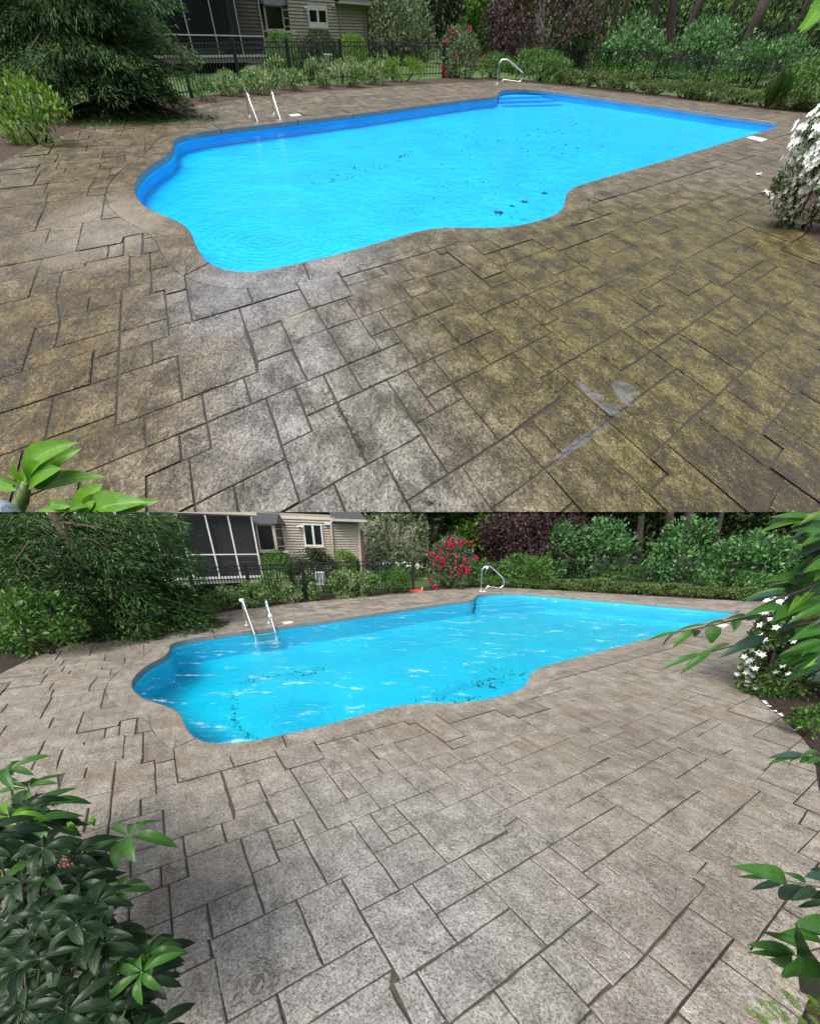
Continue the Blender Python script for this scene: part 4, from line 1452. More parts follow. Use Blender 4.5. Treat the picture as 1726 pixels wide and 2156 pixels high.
def grab(H, pts, feet, label, knobs):
    root = empty('grab_rail', H); tag(root, label, 'handrail', 'grab rails at the pool steps')
    y = H.G(*feet[0]).y; P = px_path(H, pts, y); P[0].z = 0; P[-1].z = 0
    MB().tube(round_path(P, .22), .042 if H is UP else .028, 10).build('rail', 'chrome', H, root, True)
    for f in feet:
        g = H.G(*f); MB().tube([g + Vector((0, 0, .002)), g + Vector((0, 0, .035))], .08, 12).build('escutcheon', 'white_plastic', H, root)
    for k in knobs:
        q = H.at_y(*k, y); MB().tube([q - Vector((.05, 0, .02)), q + Vector((.05, 0, .02))], .05, 10).build('clamp', 'white_plastic', H, root)
grab(UP, [(1046, 179.5), (1050, 135), (1056, 126), (1069, 125.5), (1101, 154), (1100, 163), (1094, 173), (1058, 168), (1054, 179.5)], [(1046, 179.5), (1054, 179.5)], 'chrome grab rail beside the steps of the blue pool in the wet patio', [])
grab(LO, [(1012, 1245.5), (1014, 1200), (1020, 1193), (1032, 1192), (1060, 1218), (1061, 1232), (1053, 1238), (1025, 1235), (1019, 1245.5)], [(1012, 1245.5), (1019, 1245.5)], 'pale grab rail with white clamps beside the steps of the cyan pool', [(1025, 1196), (1027, 1235)])

def lid(H, q, label):
    P = [H.at_z(a, b_, .012) for a, b_ in q]; c = sum(P, Vector()) / 4; mb = MB()
    lo = [c + (p - c) for p in P]; mb.hexa([(p.x, p.y, .0) for p in lo] + [(p.x, p.y, .012) for p in lo])
    o = mb.build('skimmer_lid', 'white_plastic', H); tag(o, label, 'skimmer lid', 'white skimmer lids set in the patio')
    m2 = MB(); inn = [c + (p - c) * .8 for p in P]; m2.hexa([(p.x, p.y, .012) for p in inn] + [(p.x, p.y, .015) for p in inn]); k = m2.build('finger_plate', 'white_paint', H); k.parent = o; k.matrix_parent_inverse = Matrix.Identity(4); k.matrix_basis = Matrix.Identity(4)
lid(UP, [(608, 241), (628, 239), (635, 243), (615, 245)], 'small white skimmer lid next to the ladder on the wet patio')
lid(UP, [(1570, 289), (1582, 286), (1615, 293), (1603, 298)], 'bright white skimmer lid near the white azalea on the wet patio')
lid(LO, [(593, 1310), (612, 1307), (619, 1310), (601, 1314)], 'pale skimmer lid next to the ladder on the clean patio')
lid(LO, [(1499, 1315), (1510, 1310), (1534, 1315), (1524, 1321)], 'white skimmer lid half hidden by hanging leaves on the clean patio')

def fence(H, base, label, hf=1.37, step=6.2, upto=300):
    root = empty('metal_fence', H); tag(root, label, 'fence', 'black metal fences round the gardens')
    seg = [math.hypot(base[i + 1][0] - base[i][0], base[i + 1][1] - base[i][1]) for i in range(len(base) - 1)]; tot = sum(seg)
    def at(t):
        for i, L in enumerate(seg):
            if t <= L or i == len(seg) - 1:
                f = t / L; g = lambda f: H.G(base[i][0] + (base[i + 1][0] - base[i][0]) * f, base[i][1] + (base[i + 1][1] - base[i][1]) * f)
                return g(f), (g(f + .02) - g(f - .02)).normalized()
            t -= L
    pw = .014 if H is LO else .030; pk = MB().box(-pw, pw, -.009, .009, .04, hf - .02).mesh('picket', 'fence_black')
    n = min(int(tot / step), upto)
    for i in range(n):
        p, d = at((i + .5) * tot / n); o = bpy.data.objects.new('picket', pk); COL.objects.link(o); o.parent = root; o.location = p; o.rotation_euler = (0, 0, math.atan2(d.y, d.x))
    pw *= 2.6; ps = MB().box(-pw, pw, -pw, pw, -.05, hf + .05).box(-pw * 1.2, pw * 1.2, -pw * 1.2, pw * 1.2, hf + .05, hf + .08).mesh('post', 'fence_black')
    m = max(2, int(tot / 100))
    for i in range(m + 1):
        p, d = at(tot * i / m); o = bpy.data.objects.new('post', ps); COL.objects.link(o); o.parent = root; o.location = p; o.rotation_euler = (0, 0, math.atan2(d.y, d.x))
        if i < m:
            q, _ = at(tot * (i + 1) / m); d2 = (q - p).normalized()
            for z in (.16, hf - .17, hf - .02):
                mb = MB(); mb.obox(p, Vector((d2.x, d2.y)), .03, (q - p).length - .03, -.016, .016, z - .018, z + .018); mb.build('rail', 'fence_black', H, root)
fence(UP, [(300, 222), (380, 208), (456, 198), (560, 186), (661, 177), (760, 170), (860, 165), (933, 162)], 'black picket fence running from the dark conifer to the pink rhododendron beside the wet patio')
fence(UP, [(1165, 158), (1317, 166), (1420, 180), (1540, 198), (1680, 222)], 'black picket fence behind the low junipers beside the wet patio')
fence(LO, [(310, 1303), (380, 1291), (453, 1281), (560, 1269), (661, 1260), (760, 1251), (870, 1245)], 'black picket fence running from the dark conifer to the pink rhododendron beside the clean patio')
fence(LO, [(1150, 1216), (1270, 1222), (1370, 1231), (1480, 1239), (1600, 1250)], 'black picket fence behind the low junipers beside the clean patio')

def garden_chair(H, foot, top, wpx, label):
    g = H.G(*foot); hh = H.hgt(g, top); wd = (H.G(foot[0] + wpx, foot[1]) - g).length * .95; s = hh / 1.0
    root = empty('garden_chair', H, g, R(200)); tag(root, label, 'chair', 'white plastic garden chairs')
    for i in range(7):
        x = -wd / 2 + wd * i / 6
        MB().hexa([(x - .022 * s, .18 * s, .38 * s), (x + .022 * s, .18 * s, .38 * s), (x + .022 * s, .20 * s, .38 * s), (x - .022 * s, .20 * s, .38 * s), (x - .022 * s, .36 * s, 1.0 * s), (x + .022 * s, .36 * s, 1.0 * s), (x + .022 * s, .38 * s, 1.0 * s), (x - .022 * s, .38 * s, 1.0 * s)]).build('back_slat', 'white_plastic', None, root)
    MB().box(-wd / 2, wd / 2, -.25 * s, .2 * s, .36 * s, .40 * s).build('seat', 'white_plastic', None, root)
    MB().box(-wd / 2 - .02, wd / 2 + .02, .355 * s, .38 * s, .93 * s, 1.0 * s).build('top_rail', 'white_plastic', None, root)
    for sx in (-1, 1):
        MB().tube([(sx * wd / 2, -.25 * s, .38 * s), (sx * wd / 2, .25 * s, 0)], .022 * s, 6).build('leg', 'white_plastic', None, root)
        MB().tube([(sx * wd / 2, .18 * s, .38 * s), (sx * wd / 2, -.28 * s, 0)], .022 * s, 6).build('leg', 'white_plastic', None, root)
        MB().box(sx * wd / 2 - .03, sx * wd / 2 + .03, -.28 * s, .25 * s, .60 * s, .63 * s).build('armrest', 'white_plastic', None, root)
        MB().tube([(sx * wd / 2, -.25 * s, .61 * s), (sx * wd / 2, -.25 * s, .38 * s)], .018 * s, 6).build('arm_post', 'white_plastic', None, root)
garden_chair(UP, (692, 163), 112, 15, 'white slatted garden chair behind the fence above the wet patio')
garden_chair(LO, (676, 1246), 1202, 17, 'white slatted garden chair behind the fence above the clean patio')

# ---- the house, its parts laid out on upright wall planes found from the photograph
def house(H, label, S):
    root = empty('house', H); tag(root, label, 'house', 'tan clapboard houses with screened porches')
    def frame(pa, pb):
        a, c = H.G(*pa), H.G(*pb); return a, (c - a).normalized(), (c - a).length
    # porch plane
    p0, d3, ln = frame(*S['porch_line']); d = Vector((d3.x, d3.y)); nb = 1.0   # left normal points away from the viewer
    U = lambda x, y: H.on_plane(x, y, p0, d)
    uR = U(S['porch_right'], S['floor'])[0]; uL = U(S['porch_left'], S['floor_l'])[0]; zf = U(S['porch_right'], S['floor'])[1]; zr = U(S['porch_right'] - 40, S['rail'])[1]; ztop = S['porch_top'] if H is UP else U(S['porch_right'], S['porch_top'])[1]
    def P(name, mat, u0, u1, w0, w1, z0, z1, par=None, o=(p0, d)):
        mb = MB(); mb.obox(o[0], o[1], u0, u1, w0, w1, z0, z1); k = mb.build(name, mat, H, root if par is None else par)
        if par is not None: k.matrix_basis = Matrix.Identity(4)
        return k
    porch = P('porch_floor', 'deck_skirt', uL, uR, .02, 4.0, zf - .24, zf - .02)
    P('floor_trim', 'white_paint', uL, uR + .05, -.04, .03, zf - .05, zf + .04)
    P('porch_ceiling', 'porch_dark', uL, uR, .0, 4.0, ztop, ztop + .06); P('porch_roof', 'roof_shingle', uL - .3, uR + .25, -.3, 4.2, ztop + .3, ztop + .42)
    P('roof_fascia', 'trim_tan', uL - .2, uR + .2, -.2, -.14, ztop + .05, ztop + .3); P('gutter', 'white_paint', uL - .2, uR + .2, -.3, -.2, ztop + .2, ztop + .3)
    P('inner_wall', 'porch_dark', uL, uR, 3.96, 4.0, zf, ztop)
    posts = [U(x, S['floor'] + (S['porch_right'] - x) * .01)[0] for x in S['posts']]
    for u in posts: P('porch_post', 'white_paint', u - .03, u + .03, -.02, .06, zf, ztop)
    for u in posts[:1]:pass
    us = sorted(posts + [uL])
    for a, c in zip(us[:-1], us[1:]):
        P('screen_panel', 'insect_screen', a + .03, c - .03, .01, .014, zf + .04, ztop)
        P('mid_rail', 'white_paint', a + .03, c - .03, -.01, .05, zr - .025, zr + .02)
        for k in range(3):
            z = zf + (zr - zf) * (.2 + .27 * k); P('railing_board', 'old_wood', a + .03, c - .03, .09, .12, z, z + (zr - zf) * .13)
    P('porch_curtain', 'deck_skirt', uR - 1.5, uR - 1.1, 1.6, 1.7, zf, ztop - .3)
    P('porch_sofa', 'deck_skirt', uR - 3.2, uR - 1.9, .5, 1.4, zf, zf + .75)
    for x in S['legs']:
        u = U(x, S['floor'])[0]; P('porch_leg', 'old_wood', u - .06, u + .06, .1, .22, -.1, zf - .2)
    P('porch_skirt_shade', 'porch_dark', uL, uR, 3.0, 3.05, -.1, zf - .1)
    # main wall
    q0, e3, ln2 = frame(*S['wall_line']); e = Vector((e3.x, e3.y)); W = lambda x, y: H.on_plane(x, y, q0, e); O = (q0, e)
    a0 = W(S['porch_right'] - 70, 100 if H is UP else 1200)[0]; a1 = W(S['wall_right'], S['wy'])[0]; zt = S['wall_top'] if H is UP else H.hgt(q0 + e3 * (ln2 * .3), 1079.5)
    P('wall', 'siding_tan', a0, a1, .05, .25, -.1, zt, None, O)
    rows = int((zt + .1) / S['board']); mb = MB(); bh = S['board']
    for r in range(rows):
        z = -.1 + r * bh
        n_ = Vector((-e.y, e.x, 0)); e_ = Vector((e.x, e.y, 0)); b0 = Vector((q0.x, q0.y, 0))
        c = lambda u, w_, zz: b0 + e_ * u + n_ * w_ + Vector((0, 0, zz))
        mb.hexa([c(a0, -.02, z), c(a1, -.02, z), c(a1, .05, z), c(a0, .05, z), c(a0, .045, z + bh * .96), c(a1, .045, z + bh * .96), c(a1, .05, z + bh), c(a0, .05, z + bh)])
    tag(mb.build('clapboard', 'siding_tan', H, root), kind='stuff')
    P('corner_board', 'trim_tan', a1 - .05, a1 + .06, -.03, .26, -.1, zt, None, O)
    # side wall going back at the far corner
    P('side_wall', 'siding_tan', a1 - .0, a1 + .05, .26, 5.0, -.1, zt, None, O)
    P('far_wing', 'siding_tan', a1, a1 + 8, 4.9, 5.1, -.1, zt, None, O)
    # window
    def window(x0, x1, y0, y1, mull, name='window', w_=-.05, frame_m='white_paint'):
        u0, z1 = W(x0, y0); u1, z0 = W(x1, y1); fw = (u1 - u0) * .07
        f = P(name, 'window_glass', u0 + fw, u1 - fw, w_ + .02, w_ + .03, z0 + fw, z1 - fw, None, O)
        for (a, c, g, h) in ((u0, u1, z1 - fw, z1), (u0, u1, z0, z0 + fw), (u0, u0 + fw, z0 + fw, z1 - fw), (u1 - fw, u1, z0 + fw, z1 - fw)):
            P('frame', frame_m, a, c, w_ - .03, w_ + .05, g, h, f, O)
        for k in range(1, mull):
            u = u0 + (u1 - u0) * k / mull; P('mullion', frame_m, u - fw * .7, u + fw * .7, w_ - .025, w_ + .05, z0 + fw, z1 - fw, f, O)
        P('sill', 'trim_tan', u0 - .05, u1 + .05, w_ - .07, w_ + .05, z0 - .07, z0 - .003, f, O)
        return f
    window(*S['window'], 2)
    # bay window: a box that stands out from the wall
    x0, x1, y0, y1 = S['bay']; u0, z1 = W(x0, y0); u1, z0 = W(x1, y1); z1 = max(z1, z0 + .9)
    bay = P('bay_window', 'trim_tan', u0, u1, -.55, -.003, z0 - .08, z0, None, O)
    P('bay_glass', 'window_glass', u0 + .06, u0 + (u1 - u0) * .58, -.50, -.48, z0 + .06, z1 - .06, bay, O)
    um = u0 + (u1 - u0) * .62
    P('bay_frame', 'trim_tan', u0, u0 + .06, -.53, -.40, z0, z1, bay, O); P('bay_frame', 'trim_tan', um - .10, um + .02, -.53, -.40, z0, z1, bay, O)
    P('bay_frame', 'trim_tan', u0 + .06, um - .1, -.53, -.46, z0, z0 + .06, bay, O); P('bay_frame', 'trim_tan', u0 + .06, um - .1, -.53, -.46, z1 - .06, z1, bay, O)
    n_ = Vector((-e.y, e.x, 0)); e_ = Vector((e.x, e.y, 0)); b0 = Vector((q0.x, q0.y, 0)); c = lambda u, w_, zz: b0 + e_ * u + n_ * w_ + Vector((0, 0, zz))
    def slant(name, mat, ua, wa, ub, wb, za, zb, th=.03):
        mb = MB(); t = Vector((wb - wa, ub - ua)); t = t.normalized() * th
        mb.hexa([c(ua, wa, za), c(ub, wb, za), c(ub - t.x * 0 - t.x, wb + t.y, za), c(ua - t.x, wa + t.y, za), c(ua, wa, zb), c(ub, wb, zb), c(ub - t.x, wb + t.y, zb), c(ua - t.x, wa + t.y, zb)])
        k = mb.build(name, mat, H, bay); k.matrix_basis = Matrix.Identity(4)
    slant('side_glass', 'window_glass', um + .03, -.50, u1 - .03, -.05, z0 + .05, z1 - .05)
    for k in range(3):
        zc = z0 + (z1 - z0) * (k + .5) / 3; slant('glazing_bar', 'trim_tan', um + .03, -.515, u1 - .03, -.065, zc - .015, zc + .015, .02)
    slant('side_frame', 'trim_tan', u1 - .06, -.10, u1, -.01, z0, z1, .05)
    mb = MB(); mb.v = [tuple(c(u0 - .1, -.65, z1 + .0)), tuple(c(um + .1, -.65, z1)), tuple(c(u1 + .15, -.02, z1)), tuple(c(u1 - .1, -.0, z1 + .45)), tuple(c(u0 - .1, .0, z1 + .45)), tuple(c(u0 - .1, 0, z1))]
    mb.f = [(0, 1, 3, 4), (1, 2, 3), (0, 4, 5), (0, 5, 2, 1)]; k = mb.build('bay_roof', 'roof_shingle', H, bay); k.matrix_basis = Matrix.Identity(4)
    # downpipe, lamp, vent
    ud, zd = W(S['pipe'], S['wy']); mb = MB(); top = c(ud, -.09, zt - .25)
    mb.tube([c(ud, -.09, 0), c(ud, -.09, zt - .5), c(ud + .02, -.12, zt - .3), c(ud + .1, -.35, zt - .12)], .045, 8); mb.build('downpipe', 'trim_tan', H, root, True)
    ul, zl = W(*S['lamp']); lampm = MB(); lampm.tube([c(ul, -.02, zl), c(ul, -.14, zl)], .05, 10); lb = lampm.build('wall_lamp', 'white_paint', H, root, True)
    for s_ in (-1, 1):
        l2 = MB().tube([c(ul + s_ * .03, -.12, zl), c(ul + s_ * .13, -.24, zl - .04)], [.035, .06], 10).build('lamp_head', 'white_paint', H, lb, True); l2.matrix_basis = Matrix.Identity(4)
    uv_, zv = W(*S['vent']); P('dryer_vent', 'white_paint', uv_ - .16, uv_ + .16, -.12, -.01, zv - .07, zv + .05, None, O)
    # low eave over the far part of the wall
    ue, ze = W(*S['eave']); mb = MB()
    mb.hexa([c(ue, -.45, ze), c(a1 + .25, -.45, ze), c(a1 + .25, 2.5, ze + 1.4), c(ue, 2.5, ze + 1.4), c(ue, -.45, ze + .06), c(a1 + .25, -.45, ze + .06), c(a1 + .25, 2.5, ze + 1.46), c(ue, 2.5, ze + 1.46)])
    rf = mb.build('roof', 'roof_shingle', H, root); P('gutter', 'trim_tan', ue, a1 + .25, -.56, -.46, ze - .06, ze + .05, None, O); P('soffit', 'trim_tan', ue, a1 + .25, -.45, -.01, ze - .05, ze - .01, None, O)
    # stairs down from the porch
    ub, zb = U(*S['stair_foot']); ut, ztp = uR, zr
    b0 = Vector((p0.x, p0.y, 0)); d_ = Vector((d.x, d.y, 0)); nn = Vector((-d.y, d.x, 0)); cc = lambda u, w_, zz: b0 + d_ * u + nn * w_ + Vector((0, 0, zz))
    st = MB(); st.hexa([cc(ut, .2, zf - .3), cc(ub, .2, -.1), cc(ub, .26, -.1), cc(ut, .26, zf - .3), cc(ut, .2, zf), cc(ub, .2, .18), cc(ub, .26, .18), cc(ut, .26, zf)]); sto = st.build('stair_stringer', 'old_wood', H, root)
    hz = zb
    for k, fz in enumerate((0.0, .2, .4, .6)):
        z_a = ztp - (ztp - zf) * fz; z_b = max(.1, hz - (ztp - zf) * fz); th = .035 if k else .05
        r_ = MB(); r_.hexa([cc(ut, .12, z_a - th), cc(ub, .12, z_b - th), cc(ub, .18, z_b - th), cc(ut, .18, z_a - th), cc(ut, .12, z_a), cc(ub, .12, z_b), cc(ub, .18, z_b), cc(ut, .18, z_a)]); r_.build('stair_rail', 'old_wood', H, root)
    for k in range(4):
        f = (k + .5) / 4; u = ut + (ub - ut) * f; z = zf * (1 - f); P('stair_tread', 'old_wood', u - .14, u + .14, .26, 1.2, z - .03, z)
    for w_ in (.14, 1.2): P('newel_post', 'old_wood', ub - .05, ub + .05, w_ - .05, w_ + .05, -.1, hz + .12)
    # brick foot of the wall corner
    P('brick_pier', 'brick_red', a1 + .06, a1 + .25, -.05, .3, -.1, zt * .8, None, O)

house(UP, 'tan clapboard house with screened porch beyond the wet patio', dict(
    porch_line=((395, 153), (565, 148)), porch_right=563, porch_left=120, floor=117, floor_l=121, rail=75.5, porch_top=3.4, posts=[161, 214, 288, 351, 410, 464, 514, 562], legs=[300, 360, 468, 566],
    wall_line=((560, 141), (775, 131)), wall_right=772, wy=60, wall_top=5.2, board=.135, window=(645, 690, 9, 58), bay=(545, 612, 8, 64), pipe=715, lamp=(640, 15), vent=(700, 10), eave=(705, 3), stair_foot=(627, 120)))
house(LO, 'tan clapboard house with screened porch beyond the clean patio', dict(
    porch_line=((380, 1256), (553, 1247)), porch_right=553, porch_left=120, floor=1213, floor_l=1226, rail=1167, porch_top=1089, posts=[161, 214, 290, 354, 408, 463, 507, 552], legs=[300, 360, 462, 552],
    wall_line=((540, 1240), (762, 1229)), wall_right=757, wy=1150, wall_top=3.0, board=.115, window=(636, 681, 1102, 1150), bay=(534, 603, 1103, 1159), pipe=700, lamp=(630, 1108), vent=(690, 1102), eave=(697, 1095), stair_foot=(616, 1213)))
# ------------------------------------------------------------------ planting
def latm(H, p):      # picture units per metre across
    return F / (H.Rc.T @ np.array([p[0], p[1], .5 - HC]))[2]
def pxm(H, p):       # picture units per metre, mean of up and across
    a = H.pix((p[0], p[1], 0)); b_ = H.pix((p[0], p[1], .3)); return math.sqrt(max(1e-3, (a[1] - b_[1]) / .3) * latm(H, p))

def trim_mid(H, P, extra=2.0):
    """the lower garden's crowns stay below the straight edge of the terrace above"""
    if H is not LO: return np.ones(len(P), bool)
    q = H.pix(P); return q[:, 1] > MIDROW + extra

def clumpy(rs, n, k, cx, cy, z0, z1, rx, ry, tight=.27, low=.0):
    d = rs.normal(size=(k, 3)); d[:, 2] = np.abs(d[:, 2]) * np.where(rs.uniform(size=k) < low * .45, -1, 1); d /= np.linalg.norm(d, axis=1, keepdims=True)
    r = rs.uniform(.45, .95, (k, 1)) ** .6; c = d * r
    w_ = rs.uniform(.5, 1.0, k); idx = rs.choice(k, n, p=w_ / w_.sum())
    off = rs.normal(size=(n, 3)) * tight * rs.uniform(.5, 1.0, (k, 1))[idx]
    q = c[idx] + off; L = np.linalg.norm(q, axis=1, keepdims=True); q = np.where(L > 1.08, q / L * rs.uniform(.9, 1.1, L.shape), q)
    out = q / np.maximum(np.linalg.norm(q, axis=1, keepdims=True), 1e-6)
    zc, zr = z0 + (z1 - z0) * .45, (z1 - z0) * .55
    P = np.stack([cx + q[:, 0] * rx, cy + q[:, 1] * ry, np.maximum(zc + q[:, 2] * zr, z0 + .02)], 1)
    return P, out

def foliage(H, rs, P, out, L, W, mat, name, parent, up=.5, droop=0.0, spread=.8, sc=1.0):
    n = len(P); D = out * .7 + rs.normal(size=(n, 3)) * spread + np.array([0, 0, up - droop]); Nn = out * .5 + rs.normal(size=(n, 3)) * .5 + np.array([0, 0, .8])
    k = trim_mid(H, P + np.array([0, 0, .6]) * L) if H is LO else np.ones(n, bool)
    s_ = rs.uniform(.65, 1.25, n)
    o = link(name, leaf_mesh(name, P[k], D[k], Nn[k], (L * s_)[k], (W * s_)[k], mat), H, parent)
    if parent is not None: o.matrix_basis = Matrix.Identity(4)
    return o

SEED = [7]
def shrub(H, name, label, cat, group, x0, x1, yt, yb, mat, lpx=5.5, wr=.5, cov=5.0, k=26, depth=.8, tight=.25, stems=4, stem_mat='twig_brown', z0=0.0, nmax=14000, low=0.8, up=.5, second=None):
    SEED[0] += 1; rs = np.random.RandomState(SEED[0]); xm = (x0 + x1) / 2
    c0 = H.G(xm, yb); hw = (H.at_y(x1, yb, c0.y) - H.at_y(x0, yb, c0.y)).length / 2; ry = hw * depth
    c = Vector((c0.x, min(c0.y + ry, 80.0 if H is UP else 25.5), 0)); c0.y = min(c0.y, c.y); q = H.at_y(xm, yt, c.y); c.x = q.x; hw *= c.y / c0.y
    hh = H.hgt(c, yt); m = pxm(H, c); root = empty(name, H); tag(root, label, cat, group)
    L = lpx / m; n = int(min(nmax, cov * (x1 - x0) * (yb - yt) / (lpx * lpx * wr)))
    P, out = clumpy(rs, n, k, c.x, c.y, z0 * hh, hh, hw, ry, tight, low)
    foliage(H, rs, P, out, L, L * wr, mat, 'crown', root, up)
    if second:
        P2, o2 = clumpy(rs, int(n * second[1]), k, c.x, c.y, z0 * hh, hh * 1.02, hw * 1.02, ry * 1.02, tight, low); foliage(H, rs, P2, o2, L, L * wr, second[0], 'foliage', root, up)
    for i in range(stems):
        a = rs.uniform(0, 6.28); e = c + Vector((math.cos(a) * hw * .5, math.sin(a) * ry * .5, hh * rs.uniform(.5, .8)))
        f = c + Vector((math.cos(a) * hw * .12, math.sin(a) * ry * .12, -.02)); r = max(.012, hw * .025)
        MB().tube([f, f.lerp(e, .5) + Vector((rs.uniform(-.1, .1) * hw, 0, 0)), e], [r, r * .75, r * .4], 6).build('stem', stem_mat, H, root, True)
    return root, c, hw, ry, hh, m, rs

def tree(H, label, cat, group, xb, yb, xt, yt, rpx, bark, name='tree', crown=None, ydepth=None, forks=0):
    """xb,yb foot and xt,yt a point higher on the trunk in the picture; the trunk goes on upward past it"""
    SEED[0] += 1; rs = np.random.RandomState(SEED[0])
    y = ydepth or H.G(xb, yb).y; a = H.at_y(xb, yb, y); a.z = min(a.z, -.05); b_ = H.at_y(xt, yt, y)
    m = pxm(H, (a.x, y, 0)); r = rpx / latm(H, (a.x, y)); root = empty(name, H); tag(root, label, cat, group)
    d = (b_ - a); top = b_ + d * .5; pts = [a + Vector((0, 0, 0)), a.lerp(b_, .3) + Vector((rs.uniform(-.6, .6) * r, 0, 0)), a.lerp(b_, .65) + Vector((rs.uniform(-.8, .8) * r, 0, 0)), b_, top]
    if H is LO and y < 26: pts = [p for p in pts if H.pix(p)[1] > MIDROW - 40]; 
    if len(pts) < 2: pts = [a, a.lerp(b_, .5)]
    rr = [r * (1.25 - .5 * i / len(pts)) for i in range(len(pts))]
    MB().tube(pts, rr, 10).build('trunk', bark, H, root, True, cut=(1 if H is LO else None))
    for i in range(forks):
        s_ = pts[-1].lerp(pts[0], .3 + .2 * i); e = s_ + Vector((rs.choice([-1, 1]) * rs.uniform(1, 2) * r * 8, rs.uniform(-1, 1) * r * 3, d.length * .35))
        if H is UP: MB().tube([s_, s_.lerp(e, .5) + Vector((0, 0, r)), e], [r * .5, r * .35, r * .15], 6).build('limb', bark, H, root, True)
    if crown:
        x0, x1, y0, y1, mat, lpx, n = crown
        q0, q1 = H.at_y(x0, (y0 + y1) / 2, y), H.at_y(x1, (y0 + y1) / 2, y); z1 = H.hgt((q0.x, y), y0); z0 = max(.1, H.hgt((q0.x, y), y1)); hw = (q1.x - q0.x) / 2
        P, out = clumpy(rs, n, 46, (q0.x + q1.x) / 2, y, z0, z1, hw, hw * .7, .17, .8); L = lpx / m
        foliage(H, rs, P, out, L, L * .55, mat, 'crown', root, .1)
    return root

def cloud(H, label, x0, x1, y0, y1, d0, d1, mat, lpx, n, name='woodland_foliage', wr=.6):
    SEED[0] += 1; rs = np.random.RandomState(SEED[0]); k = 150; cx = rs.uniform(x0, x1, k); cy = rs.uniform(y0, y1, k); cd = rs.uniform(d0, d1, k)
    i = rs.choice(k, n); sx = (x1 - x0) / 16; px_ = cx[i] + rs.normal(size=n) * sx * .6; py_ = cy[i] + rs.normal(size=n) * (y1 - y0) * .07; dd = np.clip(cd[i] + rs.normal(size=n) * (d1 - d0) * .06, d0, d1)
    r = np.stack([(px_ - CX) / F, (py_ - CY) / F, np.ones(n)], 1) @ H.Rc.T; t = dd / r[:, 1]; P = r * t[:, None]; P[:, 2] += HC
    k2 = (P[:, 2] > 0) & trim_mid(H, P); P = P[k2]; n = len(P); m = pxm(H, (0, (d0 + d1) / 2, 0)); L = lpx / m
    D = rs.normal(size=(n, 3)); Nn = rs.normal(size=(n, 3)) + np.array([0, -.3, .8]); s_ = rs.uniform(.6, 1.3, n)
    o = link(name, leaf_mesh(name, P, D, Nn, L * s_, L * wr * s_, mat), H); tag(o, kind='stuff'); return o

# ---- the two gardens share their planting; W says which terrace words the labels use
def conifer(H, label, xb, yb, x0, x1, ytop, n):
    SEED[0] += 1; rs = np.random.RandomState(SEED[0]); c = H.G(xb, yb); m = pxm(H, c); root = empty('conifer_tree', H); tag(root, label, 'conifer', 'dark drooping conifers')
    Rm = (x1 - x0) / 2 / latm(H, c); Ht_ = H.hgt(c, ytop) if H is UP else Rm * 1.5; cx = H.at_y((x0 + x1) / 2, yb, c.y).x
    MB().tube([c + Vector((0, 0, -.05)), Vector((c.x - Rm * .04, c.y, Ht_ * .35)), Vector((c.x - Rm * .12, c.y, Ht_ * .7)), Vector((c.x - Rm * .2, c.y, Ht_ * 1.05))], [Rm * .055, Rm * .045, Rm * .035, Rm * .02], 10).build('trunk', 'bark_brown', H, root, True, cut=1 if H is LO else None)
    Ps, Ds = [], []
    for b_ in range(190):
        an = rs.uniform(0, 2 * math.pi); h = rs.uniform(.06, 1.1) * Ht_; ln = Rm * rs.uniform(.62, 1.12) * (1.0 if h < Ht_ * .9 else .8); dirn = np.array([math.cos(an), math.sin(an) * .75, 0])
        bx = cx if abs(dirn[0]) > .3 else (c.x + cx) / 2; base = np.array([c.x * .4 + cx * .6, c.y, h]); k = int(n / 190); t = rs.uniform(.15, 1, k) ** .75; rise = rs.uniform(-.05, .22) * Ht_
        P = base + dirn * (ln * t)[:, None]; P[:, 2] += rise * np.sin(t * 2.2) - (t ** 2) * Ht_ * .16
        side = np.array([-dirn[1], dirn[0], 0]); spr = rs.normal(size=k) * (.20 - .12 * t) * Rm; P += side * spr[:, None]; P[:, 2] -= np.abs(spr) * .18 + np.abs(rs.normal(size=k)) * .04 * Ht_
        D = dirn * .9 + side * np.sign(spr)[:, None] * .7 + rs.normal(size=(k, 3)) * .35; D[:, 2] -= .2
        Ps.append(P); Ds.append(D)
        if b_ % 3 == 0 and H.pix(base)[1] > (MIDROW + 8 if H is LO else -1e9):
            pts = [Vector(base + dirn * ln * s_ + np.array([0, 0, rise * math.sin(s_ * 2.2) - s_ * s_ * Ht_ * .16])) for s_ in (0, .3, .6, .9)]
            MB().tube(pts, [Rm * .014, Rm * .011, Rm * .007, Rm * .003], 5).build('bough', 'bark_brown', H, root, True, cut=1 if H is LO else None)
    P = np.vstack(Ps); D = np.vstack(Ds); P[:, 2] = np.maximum(P[:, 2], .03); k = trim_mid(H, P, 5.0); P, D = P[k], D[k]; L = 12 / m
    Nn = rs.normal(size=P.shape) * .5 + np.array([0, 0, 1]); tip = rs.uniform(size=len(P)) < .22
    for nm, mt, kk in (('needles', 'leaf_conifer', ~tip), ('needle_tips', 'leaf_conifer_tip', tip)):
        o = link(nm, leaf_mesh(nm, P[kk], D[kk], Nn[kk], L * rs.uniform(.6, 1.3, kk.sum()), L * .2, mt), H, root); o.matrix_basis = Matrix.Identity(4)
    return root

conifer(UP, 'large dark drooping conifer overhanging the wet patio beside the house', 240, 240, -20, 428, -120, 90000)
conifer(LO, 'large dark drooping conifer overhanging the clean patio beside the house', 240, 1322, -20, 428, 1000, 90000)

